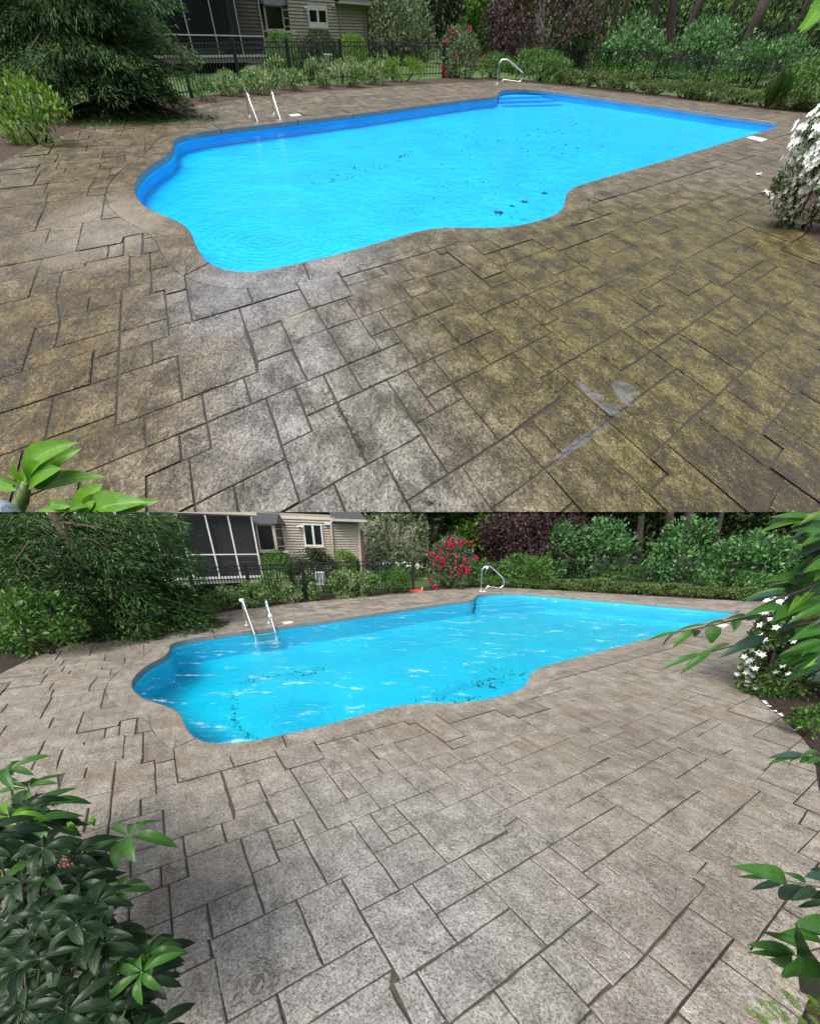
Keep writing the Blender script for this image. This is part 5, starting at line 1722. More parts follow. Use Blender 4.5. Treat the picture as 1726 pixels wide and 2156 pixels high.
def flowers(H, root, P, out, rs, Lp, mat, name, petals=5):
    n = len(P); a0 = rs.uniform(0, 6.28, n); V = []; Dd = []; Nn_ = []
    up = out / np.linalg.norm(out, axis=1, keepdims=True); t1 = np.cross(up, rs.normal(size=(n, 3))); t1 /= np.linalg.norm(t1, axis=1, keepdims=True); t2 = np.cross(up, t1)
    for k in range(petals):
        a = a0 + 2 * math.pi * k / petals; D = t1 * np.cos(a)[:, None] + t2 * np.sin(a)[:, None] + up * .35; V.append(P); Dd.append(D); Nn_.append(up)
    V, Dd, Nn_ = np.vstack(V), np.vstack(Dd), np.vstack(Nn_); k = trim_mid(H, V)
    o = link(name, leaf_mesh(name, V[k], Dd[k], Nn_[k], Lp, Lp * .62, mat), H, root)
    if root is not None: o.matrix_basis = Matrix.Identity(4)
    return o

def garden(H, W, T):
    wet = H is UP; g = lambda s_: s_ + ' ' + W
    S = lambda name, lab, cat, grp, *a, **k: shrub(H, name, g(lab), cat, grp, *a, **k)
    # bright shrub by the near corner of the conifer
    S('shrub', 'bright green leafy shrub under the dark conifer', 'shrub', None, *T['bright'], 'leaf_bright_green' if wet else 'leaf_mid_green', lpx=15 if wet else 11, wr=.55, cov=4.6, k=30, depth=.6)
    S('shrub', 'small fresh green shrub at the tip of the conifer boughs', 'shrub', None, *T['tip'], 'leaf_mid_green', lpx=6, k=14)
    labs = ['first variegated shrub out from the dark conifer', 'broad variegated shrub facing the pool ladder', 'tall variegated shrub in front of the porch stairs', 'low variegated shrub just past the ladder', 'tall pale shrub before the white chair', 'small low shrub in front of the white chair', 'wide variegated shrub past the white chair', 'variegated shrub next to the dense bright one']
    for lab, b_ in zip(labs, T['varieg']): S('variegated_shrub', lab, 'shrub', 'variegated shrubs along the fence', *b_, 'leaf_variegated', lpx=6, wr=.5, cov=5.5, k=26, tight=.22, second=('leaf_mid_green', .5))
    S('shrub', 'dense bright green shrub at the end of the fence row', 'shrub', None, *T['dense'], 'leaf_bright_green' if wet else 'leaf_mid_green', lpx=5.5, wr=.35, cov=5)
    # clipped shrubs before the house, white flowering shrub
    for lab, b_, mt in zip(['rounded shrub below the bay window', 'large clipped dark shrub below the double window', 'bright yellow-green shrub at the corner of the house'], T['clipped'], ['leaf_mid_green', 'leaf_dark_green', 'leaf_bright_green']): S('clipped_shrub', lab, 'shrub', 'clipped shrubs before the house', *b_, mt, lpx=4.5, wr=.45, cov=7, k=34)
    r_ = S('white_shrub', 'white flowering shrub behind the fence', 'shrub', None, *T['whitefl'], 'leaf_azalea_leaf', lpx=5, cov=4)
    P, out = clumpy(r_[6], 60, 14, r_[1].x, r_[1].y, r_[4] * .4, r_[4] * 1.05, r_[2], r_[3]); flowers(H, r_[0], P, out, r_[6], 3.0 / r_[5], 'petal_white', 'blossoms', 4)['kind'] = 'stuff'
    # small ornamental tree by the house
    S('small_tree', 'dark leafy small tree at the corner of the house', 'tree', None, *T['corner'], 'leaf_rhodo_leaf', lpx=7, cov=6, k=40, depth=.5, low=.8, nmax=9000, stems=5, stem_mat='bark_dark')
    # pink rhododendron with separate flower trusses
    root, c, hw, ry, hh, m, rs = S('pink_rhododendron', 'rhododendron with pink flowers by the fence', 'rhododendron', None, *T['rhodo'], 'leaf_rhodo_leaf', lpx=8, wr=.32, cov=7, k=40)
    d_ = rs.normal(size=(70, 3)); d_ /= np.linalg.norm(d_, axis=1, keepdims=True); rad = 3.6 / m
    tm = leaf_mesh('flower_truss', d_ * rad * .35, d_, rs.normal(size=(70, 3)), rad * 1.0, rad * .8, 'petal_pink')
    for (x, y) in T['trusses']:
        q = H.at_y(x, y, c.y - ry * .92); o = bpy.data.objects.new('flower_truss', tm); COL.objects.link(o); o.parent = root; o.location = q; o.rotation_euler = (rs.uniform(0, 3), rs.uniform(0, 3), 0)
        s_ = rs.uniform(.75, 1.25); o.scale = (s_, s_, s_ * (.32 if H is UP else 1))
    S('shrub', 'low green mound beside the pink rhododendron', 'shrub', None, *T['mound1'], 'leaf_mid_green', lpx=5.5, cov=6, k=24)
    S('shrub', 'broad green mound behind the grab rail', 'shrub', None, *T['mound2'], 'leaf_mid_green', lpx=6.5, cov=6.5, k=36)
    S('purple_leaf_tree', 'purple-leaved small tree beyond the fence', 'tree', None, *T['purple'], 'leaf_purple_leaf', lpx=8, wr=.5, cov=6, k=60, depth=.5, low=.9, nmax=14000, tight=.2, stems=5, stem_mat='bark_dark')
    for lab, b_ in zip(['narrow upright green shrub beside the purple tree', 'tall loose green shrub behind the junipers', 'large loose green shrub reaching over the fence', 'bushy green shrub at the end of the fence'], T['lilac']): S('tall_shrub', lab, 'shrub', 'tall loose shrubs behind the junipers', *b_, 'leaf_lilac_green', lpx=8, wr=.6, cov=6.5, k=40, depth=.5, tight=.2, low=.9, stems=5, stem_mat='bark_dark', nmax=12000)
    for lab, b_ in zip(['low weedy shrub showing through the fence pickets', 'low leafy shrub between fence and junipers'], T['under']): S('low_shrub', lab, 'shrub', None, *b_, 'leaf_mid_green', lpx=6, cov=4, k=40)
    n = T['junn']; (xa, ya), (xb, yb) = T['jun']; hpx = T['junh']
    place = ['first low juniper next to the green mound', 'second low juniper from the green mound', 'third low juniper from the green mound', 'fourth low juniper from the green mound', 'fifth low juniper in the hedge', 'sixth low juniper in the hedge', 'seventh low juniper in the hedge', 'eighth low juniper in the hedge', 'last low juniper at the far end of the hedge']
    for i in range(n):
        x0 = xa + (xb - xa) * i / n; x1 = xa + (xb - xa) * (i + 1.6) / n; y = ya + (yb - ya) * (i + .5) / n
        S('juniper', place[i], 'juniper', 'low junipers edging the patio', x0, x1, y - hpx * (.9 + .25 * ((i * 7) % 3) / 2), y, 'leaf_juniper', lpx=5, wr=.45, cov=11, k=44, depth=.55, tight=.16, low=.6, up=.6)
    # woodland
    for a in T['trees']:
        lab, xb_, yb_, xt, yt, r, bark = a[:7]; tree(H, g(lab), 'tree', 'woodland trees beyond the fence', xb_, yb_, xt, yt, r, bark, crown=a[7] if len(a) > 7 else None, ydepth=T['td'])
    for a in T['clouds']: cloud(H, None, *a)

garden(UP, 'above the wet patio', dict(
    bright=(-70, 100, 158, 306), tip=(405, 450, 172, 214),
    varieg=[(446, 505, 150, 203), (502, 575, 143, 200), (555, 616, 121, 180), (583, 634, 148, 191), (638, 688, 120, 178), (662, 692, 153, 186), (696, 764, 122, 184), (760, 815, 124, 179)],
    dense=(808, 894, 119, 175), clipped=[(552, 622, 69, 160), (616, 716, 67, 158), (708, 770, 71, 155)], whitefl=(812, 906, 84, 132),
    corner=(765, 905, -40, 128), rhodo=(930, 1010, 58, 166), trusses=[(953, 68), (940, 89), (1013, 115), (963, 123), (1000, 146), (939, 158), (932, 143), (988, 62)],
    mound1=(1008, 1085, 112, 168), mound2=(1082, 1212, 106, 176), purple=(1058, 1262, -60, 142),
    lilac=[(1205, 1262, 36, 160), (1296, 1420, 30, 150), (1455, 1610, 36, 165), (1600, 1740, 80, 185)], under=[(1230, 1460, 128, 164), (1450, 1700, 150, 190)],
    jun=((1170, 178), (1690, 238)), junn=9, junh=34, td=86,
    trees=[('pale grey thick trunk behind the purple tree', 1130, 128, 1136, 10, 10, 'bark_grey'), ('slim grey trunk beside the maple', 1080, 122, 1078, 8, 6, 'bark_grey'),
           ('fresh green maple between pink rhododendron and purple tree', 1050, 122, 1052, 40, 4, 'bark_dark', (972, 1125, -40, 108, 'leaf_maple_green', 9, 5200)),
           ('dark spruce between house and maple', 940, 120, 940, 20, 5, 'bark_dark', (890, 985, -60, 112, 'leaf_dark_green', 8, 3600)),
           ('leaning dark trunk past the purple tree', 1258, 128, 1276, 5, 5, 'bark_dark'), ('twin dark trunk', 1284, 128, 1298, 5, 5, 'bark_dark'), ('second twin dark trunk leaning away', 1298, 128, 1318, 5, 5, 'bark_dark'),
           ('dark trunk behind the loose shrub', 1366, 132, 1380, 10, 6, 'bark_dark'), ('thick dark trunk', 1400, 132, 1416, 10, 9, 'bark_dark'), ('strongly leaning dark trunk', 1424, 138, 1470, 14, 9, 'bark_dark'),
           ('thin leaning trunk in the gap of the shrubs', 1500, 142, 1542, 18, 4, 'bark_dark'), ('stout forked oak trunk over the loose shrubs', 1550, 146, 1592, 46, 12, 'bark_dark'), ('far thin trunk near the white azalea', 1638, 150, 1690, 24, 4, 'bark_dark')],
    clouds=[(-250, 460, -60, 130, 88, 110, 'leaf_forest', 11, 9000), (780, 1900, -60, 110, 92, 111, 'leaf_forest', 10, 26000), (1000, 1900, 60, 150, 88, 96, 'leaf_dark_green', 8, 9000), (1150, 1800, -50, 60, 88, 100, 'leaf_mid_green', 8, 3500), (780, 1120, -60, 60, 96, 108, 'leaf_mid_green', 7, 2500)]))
garden(LO, 'above the clean patio', dict(
    bright=(-60, 118, 1238, 1392), tip=(400, 452, 1262, 1298),
    varieg=[(440, 500, 1234, 1284), (495, 562, 1226, 1282), (545, 606, 1203, 1262), (576, 628, 1229, 1272), (628, 664, 1205, 1258), (648, 674, 1229, 1266), (686, 748, 1200, 1260), (744, 800, 1203, 1258)],
    dense=(795, 866, 1194, 1252), clipped=[(546, 612, 1159, 1252), (606, 700, 1158, 1248), (690, 753, 1159, 1244)], whitefl=(792, 900, 1180, 1224),
    corner=(755, 890, 1030, 1216), rhodo=(904, 1000, 1132, 1243), trusses=[(952, 1137), (966, 1146), (909, 1167), (926, 1161), (975, 1140), (1002, 1175), (932, 1179), (945, 1168), (915, 1188), (927, 1196), (951, 1150), (963, 1172), (979, 1180), (985, 1198), (950, 1205), (967, 1204), (916, 1236), (935, 1188), (990, 1143), (957, 1187), (941, 1146), (972, 1194), (921, 1176), (905, 1222), (983, 1206)],
    mound1=(984, 1060, 1180, 1240), mound2=(1056, 1175, 1168, 1241), purple=(1022, 1262, 1040, 1215),
    lilac=[(1160, 1212, 1102, 1222), (1194, 1350, 1094, 1222), (1390, 1552, 1094, 1236), (1520, 1690, 1118, 1255)], under=[(1190, 1400, 1190, 1221), (1390, 1620, 1200, 1234)],
    jun=((1118, 1240), (1600, 1268)), junn=9, junh=24, td=28,
    trees=[('pale grey thick trunk behind the purple tree', 1098, 1200, 1096, 1070, 10, 'bark_grey'), ('slim grey trunk beside the maple', 1048, 1200, 1046, 1070, 6, 'bark_grey'),
           ('fresh green maple between pink rhododendron and purple tree', 1000, 1200, 1000, 1100, 4, 'bark_dark', (945, 1060, 1060, 1195, 'leaf_maple_green', 9, 4600)),
           ('dark spruce between house and maple', 905, 1200, 905, 1100, 5, 'bark_dark', (865, 950, 1030, 1195, 'leaf_dark_green', 8, 3600)),
           ('leaning dark trunk past the purple tree', 1223, 1200, 1226, 1070, 5, 'bark_dark'), ('twin dark trunk', 1250, 1200, 1258, 1070, 5, 'bark_dark'), ('second twin dark trunk leaning away', 1268, 1200, 1276, 1070, 5, 'bark_dark'),
           ('dark trunk behind the loose shrub', 1346, 1205, 1350, 1070, 6, 'bark_dark'), ('thick dark trunk', 1392, 1205, 1408, 1070, 8, 'bark_dark'), ('strongly leaning dark trunk', 1424, 1210, 1450, 1070, 8, 'bark_dark'),
           ('thin leaning trunk in the gap of the shrubs', 1500, 1212, 1520, 1070, 4, 'bark_dark')],
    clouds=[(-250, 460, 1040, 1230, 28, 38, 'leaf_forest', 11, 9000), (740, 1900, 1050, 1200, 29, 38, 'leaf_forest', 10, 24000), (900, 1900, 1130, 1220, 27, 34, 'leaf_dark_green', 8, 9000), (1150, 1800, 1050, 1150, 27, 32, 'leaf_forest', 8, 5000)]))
# ------------------------------------------------------------------ near plants with large leaves, fallen bits, puddles
class LeafBuilder:
    def __init__(s): s.v = []; s.f = []; s.uv = []
    def leaf(s, base, tip, width, nrm, droop=.15, fold=.25, shape=0, nl=8, twist=0.0, wav=0.0, ph=0.0):
        base, tip = Vector(base), Vector(tip); d = tip - base; L = d.length; d.normalize(); side = d.cross(Vector(nrm)); side.normalize(); up = side.cross(d)
        n0 = len(s.v)
        for i in range(nl + 1):
            t = i / nl
            if shape == 0: wd = math.sin(math.pi * min(1, t ** .85)) ** .75 * (1 - .25 * t)       # lance-shaped, broadest past the middle
            elif shape == 1: wd = (math.sin(math.pi * t ** .6) ** .8) * (1 - .15 * t)                # egg-shaped with a drawn-out tip
            else: wd = math.sin(math.pi * t ** 1.25) ** .7                                       # broadest beyond the middle
            wd = max(wd, .03) * width * .5; c = base + d * L * t + up * (math.sin(math.pi * t) * L * droop * .6 - t * t * L * droop)
            tw = twist * t; sd = side * math.cos(tw) + up * math.sin(tw); uu = up * math.cos(tw) - side * math.sin(tw)
            for j, k in enumerate((-1, -.5, 0, .5, 1)):
                wv = wav * math.sin(t * 14 + ph + j) * abs(k)
                s.v.append(tuple(c + sd * wd * k + uu * (abs(k) ** 1.4 * wd * fold + wv * wd)))
        for i in range(nl):
            for j in range(4):
                a = n0 + i * 5 + j; s.f.append((a, a + 1, a + 6, a + 5))
                s.uv += [(.25 * j, i / nl), (.25 * (j + 1), i / nl), (.25 * (j + 1), (i + 1) / nl), (.25 * j, (i + 1) / nl)]
    def build(s, name, mat, H, parent):
        m = bpy.data.meshes.new(name); m.from_pydata(s.v, [], s.f); m.materials.append(MATS[mat]); l = m.uv_layers.new(name='UVMap')
        l.data.foreach_set('uv', np.array(s.uv, np.float32).ravel()); m.shade_smooth(); return link(name, m, H, parent)

def pxleaf(H, root, specs, mat, y, rnd, name='leaf', wr=.34, shape=0, cap=300, dj=.05, droop=.12, face=.75, wav=.03):
    """one leaf per picture pair (base, tip); each leaf is an object of its own"""
    cam_ = Vector((0, 0, HC))
    for sp in specs:
        (bx, by), (tx, ty) = sp[0], sp[1]; lim = min(H.gy(bx, by), H.gy(tx, ty)) * .72; w_ = sp[2] if len(sp) > 2 else wr; mt = sp[3] if len(sp) > 3 else mat; sh = sp[4] if len(sp) > 4 else shape; yy = sp[5] if len(sp) > 5 else y
        if H is LO: yy = min(yy, lim)
        b_ = H.at_y(bx, by, yy); t_ = H.at_y(tx, ty, yy + rnd.uniform(-dj, dj)); L = (t_ - b_).length
        tc = (cam_ - b_).normalized(); nr = tc * face + Vector((rnd.uniform(-.35, .35), rnd.uniform(-.2, .2), rnd.uniform(.3, .9)))
        lb = LeafBuilder(); lb.leaf(b_, t_, L * w_, nr, rnd.uniform(.5, 1.4) * droop, rnd.uniform(.12, .35), sh, 8, rnd.uniform(-.3, .3), wav, rnd.uniform(0, 6)); lb.build(name, mt, H, root)

rnd = random.Random(5)
FR, MI, DA, BL = 'leaf_big_fresh', 'leaf_big_mid', 'leaf_big_dark', 'leaf_big_bluish'
# --- fresh sprigs at the near edge of the wet patio
r1 = empty('leafy_sprig', UP); tag(r1, 'glossy bright green leaf whorl poking up at the near edge of the wet patio', 'plant', 'fresh leaf whorls at the near edge')
c_ = (54, 1020)
pxleaf(UP, r1, [((64, 1012), (131, 915), .27), ((68, 1016), (154, 940), .24), ((52, 1012), (13, 956), .33), ((78, 1026), (209, 996), .24), ((44, 1022), (-24, 998), .3), ((36, 1032), (-32, 1016), .28), ((62, 1020), (101, 978), .42), ((50, 1024), (70, 992), .5), ((70, 1024), (120, 992), .3), ((56, 1026), (26, 990), .4)], FR, 3.0, rnd, dj=.12)
MB().tube([UP.at_y(30, 1085, 2.95), UP.at_y(48, 1050, 3.0), UP.at_y(58, 1018, 3.0)], [.05, .045, .03], 8).build('stem', 'stem_green', UP, r1, True)
r2 = empty('leafy_sprig', UP); tag(r2, 'second bright green leaf whorl, low and cut off by the straight patio edge', 'plant', 'fresh leaf whorls at the near edge')
pxleaf(UP, r2, [((165, 1080), (209, 1018), .42), ((160, 1078), (70, 1076), .28), ((150, 1066), (88, 1062), .3), ((175, 1082), (232, 1035), .3), ((190, 1084), (241, 1042), .42), ((200, 1086), (282, 1048), .4), ((215, 1090), (320, 1048), .26), ((180, 1076), (150, 1058), .6), ((230, 1088), (262, 1042), .5), ((140, 1082), (175, 1062), .5)], FR, 2.8, rnd, dj=.12)
# a fleece sleeve in the corner
sl = UP.at_y(14, 1082, 2.7); ax = UP.at_y(-40, 1120, 2.7); px1 = (UP.at_y(34, 1082, 2.7) - sl).length
mb = MB(); dirn = (sl - ax).normalized(); P_ = [ax + dirn * t for t in (0, (sl - ax).length * .55, (sl - ax).length * .85, (sl - ax).length * 1.0, (sl - ax).length * 1.12)]
mb.tube(P_, [px1 * 2.1, px1 * 2.0, px1 * 1.8, px1 * 1.35, px1 * .5], 28); so = mb.build('fleece_sleeve', 'fleece_blue_grey', UP, None, True); tag(so, 'pale blue-grey fleece sleeve end beside the bright leaf whorl', 'clothing')
fz = np.random.RandomState(3); me_ = so.data; me_.calc_loop_triangles(); vs_ = np.array([v.co for v in me_.vertices]); nn_ = np.array([v.normal for v in me_.vertices]); ii = fz.choice(len(vs_), 3500); jj = (ii + fz.choice([1, 28], 3500)) % len(vs_); t_ = fz.uniform(size=(3500, 1)); pp = vs_[ii] * (1 - t_) + vs_[jj] * t_
fo = link('fleece_pile', leaf_mesh('fleece_pile', pp, nn_[ii] + fz.normal(size=(3500, 3)) * .5, fz.normal(size=(3500, 3)), px1 * .12, px1 * .012, 'fleece_blue_grey'), UP, so); fo.matrix_basis = Matrix.Identity(4)
# twig of bright leaves at the top corner of the wet garden
r3 = empty('leafy_twig', UP); tag(r3, 'twig of bright yellow-green leaves hanging before the dark wood above the wet patio', 'plant')
pxleaf(UP, r3, [((1732, 22), (1697, 44), .4), ((1724, 34), (1683, 52), .4), ((1740, 38), (1699, 56), .42), ((1735, 8), (1703, 20), .4), ((1745, 50), (1712, 62), .45), ((1735, 25), (1716, 2), .4)], FR, 30, rnd, dj=1.5)
MB().tube([UP.at_y(1780, 0, 30), UP.at_y(1740, 25, 30), UP.at_y(1722, 36, 30)], [.06, .04, .02], 6).build('stem', 'twig_brown', UP, r3, True)

# --- white azalea at the side of each patio
def azalea(H, label, x0, x1, yt, yb, nfl, lp, fp, yoff=1.0, nlv=9000):
    root, c, hw, ry, hh, m, rs = shrub(H, 'white_azalea', label, 'azalea', 'white azaleas beside the patios', x0, x1, yt, yb, 'leaf_azalea_leaf', lpx=lp, wr=.45, cov=7, k=60, depth=.5, tight=.15, low=.9, nmax=nlv, stems=5)
    P, out = clumpy(rs, nfl, 220, c.x, c.y, hh * .06, hh * 1.03, hw * 1.05, ry * 1.05, .10, .9); P[:, 0] = c.x + (P[:, 0] - c.x) * 1.09; P[:, 1] = c.y + (P[:, 1] - c.y) * 1.12; k = (out[:, 1] < .35) | (out[:, 0] < 0); flowers(H, root, P[k], out[k] + np.array([0, -.4, .3]), rs, fp / m, 'petal_white', 'blossoms')['kind'] = 'stuff'
azalea(UP, 'azalea covered in white blossom leaning over the wet patio', 1800, 1990, 120, 505, 1500, 9, 6.5)
azalea(LO, 'white azalea behind hanging branches beside the clean patio', 1690, 1880, 1185, 1480, 420, 9, 6.5, nlv=12000)
shrub(LO, 'garden_shrub', 'dark shrub deep in the mulch bed beyond the clean patio', 'shrub', None, 1820, 2040, 1120, 1500, 'leaf_dark_green', lpx=10, cov=5, k=40)
shrub(LO, 'garden_shrub', 'small bright shrub in the mulch under the hanging branches', 'shrub', None, 1690, 1760, 1488, 1560, 'leaf_mid_green', lpx=8, cov=5, k=12)
shrub(UP, 'garden_shrub', 'dark shrub behind the blossoming azalea', 'shrub', None, 1860, 2060, 150, 440, 'leaf_dark_green', lpx=10, cov=4, k=40)
shrub(UP, 'garden_shrub', 'loose green shrub between the last juniper and the blossoming azalea', 'shrub', None, 1672, 1850, 120, 242, 'leaf_mid_green', lpx=8, cov=6, k=36)
shrub(UP, 'iris_clump', 'clump of tall narrow leaves between junipers and azalea', 'iris', None, 1622, 1668, 178, 232, 'leaf_grass_blade', lpx=30, wr=.07, cov=14, k=8, depth=.3, up=3.0, stems=0)

# --- hanging branches over the clean patio
def branchy(label, stems, specs, y, n_rand, region_, rnd, lenpx=(55, 95), cat='branch', grp='hanging branches over the clean patio', dirv=(-1, .42), mats=(MI, MI, FR, BL, DA)):
    root = empty('hanging_branch', LO); tag(root, label, cat, grp)
    for st in stems:
        pts = [LO.at_y(a, b_, min(y + .03 * i, LO.gy(a, b_) * .72)) for i, (a, b_) in enumerate(st)]; n = len(pts)
        MB().tube(pts, [(.010 - .006 * i / n) * min(1, y / 2 * .8) for i in range(n)], 6).build('stem', 'twig_brown', LO, root, True)
    pxleaf(LO, root, specs, MI, y, rnd, wr=.34, shape=1, dj=.08)
    if n_rand:
        for i in range(n_rand):
            x, yy = region_(rnd); L = rnd.uniform(*lenpx); a = math.atan2(dirv[1], dirv[0]) + rnd.uniform(-.38, .38); dp = y + rnd.uniform(-.1, .5)
            pxleaf(LO, root, [((x, yy), (x + L * math.cos(a), yy + L * math.sin(a)), rnd.uniform(.24, .38), rnd.choice(mats), rnd.choice((0, 1)), dp)], MI, y, rnd, dj=.12)
    return root
def q7(x, y): return (1360 + .2377 * x, 1068.7 + .2377 * y)
def q8(x, y): return (1506.5 + .2805 * x, 1551.9 + .2805 * y)
L7 = lambda a, b_, w_=.34, mt=MI, sh=1: (q7(*a), q7(*b_), w_, mt, sh)
L8 = lambda a, b_, w_=.34, mt=MI, sh=0: (q8(*a), q8(*b_), w_, mt, sh)
branchy('upper of two long leafy branches reaching across the clean patio', [[q7(1600, 900), q7(1150, 960), q7(820, 985), q7(600, 1040), q7(400, 1085), q7(200, 1110)]],
        [L7((600, 1050), (572, 1208), .75), L7((790, 985), (782, 1092), .7), L7((395, 1095), (230, 1238), .42, MI), L7((430, 1080), (432, 1138), .6), L7((300, 1103), (0, 1166), .17, MI, 0), L7((250, 1108), (128, 1225), .18, BL, 0),
         L7((520, 1035), (262, 1082), .17, MI, 0), L7((690, 1000), (500, 1050), .25), L7((900, 955), (700, 985), .3), L7((960, 950), (820, 1000), .4, BL), L7((1020, 950), (880, 1000), .45, MI)], 2.2, 0, None, rnd)
branchy('lower of two long leafy branches reaching across the clean patio', [[q7(1600, 985), q7(1300, 1050), q7(1000, 1140), q7(760, 1225), q7(560, 1280), q7(440, 1300)]],
        [L7((565, 1275), (303, 1462), .28, MI, 0), L7((470, 1290), (132, 1428), .2, MI, 0), L7((750, 1200), (440, 1302), .2, MI, 0), L7((1050, 1140), (665, 1308), .3, BL, 0), L7((1300, 1055), (1180, 1225), .5, DA), L7((620, 1262), (560, 1290), .4)], 2.1, 0, None, rnd)
def reg_mass(r):
    y = r.uniform(20, 1350); x0 = 1130 if y < 130 else (1380 if y < 330 else (1230 if y < 600 else (1040 if y < 1000 else 1150))); return q7(r.uniform(x0 + 330, 1900), y)
branchy('dense mass of pointed drooping leaves beside the clean patio', [[q7(1800, 300), q7(1500, 420), q7(1350, 560)], [q7(1800, 560), q7(1300, 760), q7(1050, 850)], [q7(1800, 860), q7(1500, 960), q7(1200, 1100)], [q7(1800, 40), q7(1400, 60), q7(1150, 120)]],
        [L7((1500, 70), (1000, 195), .2, FR, 0), L7((1560, 110), (1110, 60), .2, MI, 0), L7((1540, 200), (1290, 200), .3, MI, 0), L7((1240, 720), (850, 800), .2, MI, 0), L7((1250, 760), (900, 800), .12, BL, 0), L7((1200, 870), (880, 940), .3, MI), L7((1540, 600), (1360, 560), .3, MI)],
        1.9, 140, reg_mass, rnd, (60, 105))
branchy('small sprig of narrow leaves by the mulch edge', [[q8(820, 165), q8(700, 148), q8(600, 142)]], [L8((690, 145), (410, 138), .15, BL), L8((640, 150), (418, 172), .18), L8((640, 150), (520, 212), .35, BL), L8((700, 152), (630, 190), .4), L8((770, 155), (700, 185), .4), L8((783, 130), (660, 118), .2), L8((800, 160), (765, 210), .5, DA)], 1.5, 0, None, rnd, grp='leaf sprigs above the clean patio')
branchy('sprig with three long narrow leaves at its tip above the clean patio', [[q8(900, 1150), q8(783, 1128), q8(600, 1095), q8(520, 1078)]], [L8((525, 1075), (203, 970), .26), L8((430, 1050), (160, 1046), .2), L8((520, 1082), (258, 1142), .28, BL), L8((675, 1090), (528, 1012), .42), L8((660, 1118), (438, 1218), .36, BL), L8((740, 1130), (580, 1222), .36, DA), L8((840, 1230), (600, 1276), .26, DA), L8((860, 1080), (700, 1040), .35, BL), L8((850, 1000), (690, 990), .3, BL), L8((900, 1160), (690, 1210), .3, DA)], 1.25, 0, None, rnd, grp='leaf sprigs above the clean patio')
branchy('lowest sprig with two broad drooping leaves above the clean patio', [[q8(900, 1560), q8(783, 1585), q8(690, 1610), q8(590, 1642)]], [L8((690, 1590), (370, 1458), .24), L8((800, 1535), (520, 1458), .26), L8((590, 1615), (262, 1545), .2), L8((580, 1638), (258, 1612), .16), L8((570, 1645), (368, 1702), .28), L8((625, 1640), (606, 1830), .8, MI, 1), L8((715, 1615), (715, 1910), .55, DA, 1), L8((860, 1440), (638, 1396), .3), L8((850, 1475), (700, 1465), .2, BL)], 1.15, 0, None, rnd, grp='leaf sprigs above the clean patio')
# soft conifer sprays in the corner
cr = empty('conifer_sprays', LO); tag(cr, 'soft bright green conifer sprays at the near corner of the clean patio', 'conifer')
rs = np.random.RandomState(9); Ps, Ds = [], []
for tipx, tipy, bx, by in [(200, 2025, 420, 2130), (320, 1970, 470, 2120), (400, 1975, 520, 2140), (500, 1900, 600, 2010), (560, 1960, 640, 2060), (690, 1940, 783, 2030), (680, 2020, 800, 2060), (500, 2060, 560, 2180), (30, 2140, 120, 2190), (300, 2080, 420, 2170), (600, 2090, 700, 2180), (780, 1960, 860, 2080), (700, 2090, 800, 2190)]:
    a, b_ = LO.at_y(*q8(bx, by), .62), LO.at_y(*q8(tipx, tipy), .66); d = np.array(b_ - a); L = np.linalg.norm(d); d /= L; sd = np.cross(d, [0, -.5, .8]); sd /= np.linalg.norm(sd)
    for br in range(9):
        t = .12 + .85 * br / 9; s0 = np.array(a) + d * L * t; sg = 1 if br % 2 else -1; dd = d * .8 + sd * sg * .75; dd /= np.linalg.norm(dd); bl = L * .34 * (1.05 - t) + L * .05
        for q in range(16):
            u = q / 16; Ps.append(s0 + dd * bl * u); Ds.append(dd * .6 + np.cross(dd, [0, 0, 1]) * (1 if q % 2 else -1) * .7 + rs.normal(size=3) * .2)
    for q in range(40): Ps.append(np.array(a) + d * L * q / 40); Ds.append(d * .6 + sd * (1 if q % 2 else -1) * .7 + rs.normal(size=3) * .2)
    MB().tube([a, b_], [.0025, .0007], 5).build('stem', 'stem_green', LO, cr)
Ps, Ds = np.array(Ps), np.array(Ds); link('needles', leaf_mesh('needles', Ps, Ds, rs.normal(size=Ps.shape) + np.array([0, -1, 1]), .010, .0022, 'leaf_bright_green'), LO, cr)

# --- large rhododendron in the near corner of the clean patio
rh = empty('rhododendron_bush', LO); tag(rh, 'large glossy rhododendron bush growing into the near corner of the clean patio', 'rhododendron')
whorls = [(20, 1622, 1.9, MI, 60), (60, 1660, 1.85, MI, 60), (20, 1718, 1.55, FR, 62), (70, 1742, 1.7, MI, 80), (273, 1762, 1.55, MI, 78), (250, 1876, 1.6, MI, 62), (300, 2046, 1.35, MI, 66), (312, 2010, 1.5, MI, 60), (250, 2020, 1.5, MI, 55), (215, 1995, 1.5, MI, 52), (160, 1900, 1.75, DA, 70), (110, 1800, 1.75, MI, 70), (180, 1790, 1.9, DA, 70)]
for i in range(100):
    y = rnd.uniform(1700, 2190); xm = 150 if y < 1780 else (230 if y < 1880 else (265 if y < 1980 else 365)); whorls.append((rnd.uniform(-40, xm - 45), y, rnd.uniform(1.2, 2.1), rnd.choice((DA, DA, DA, MI)) if y > 1850 else rnd.choice((DA, MI, MI, FR)), rnd.uniform(50, 82)))
nl = 0
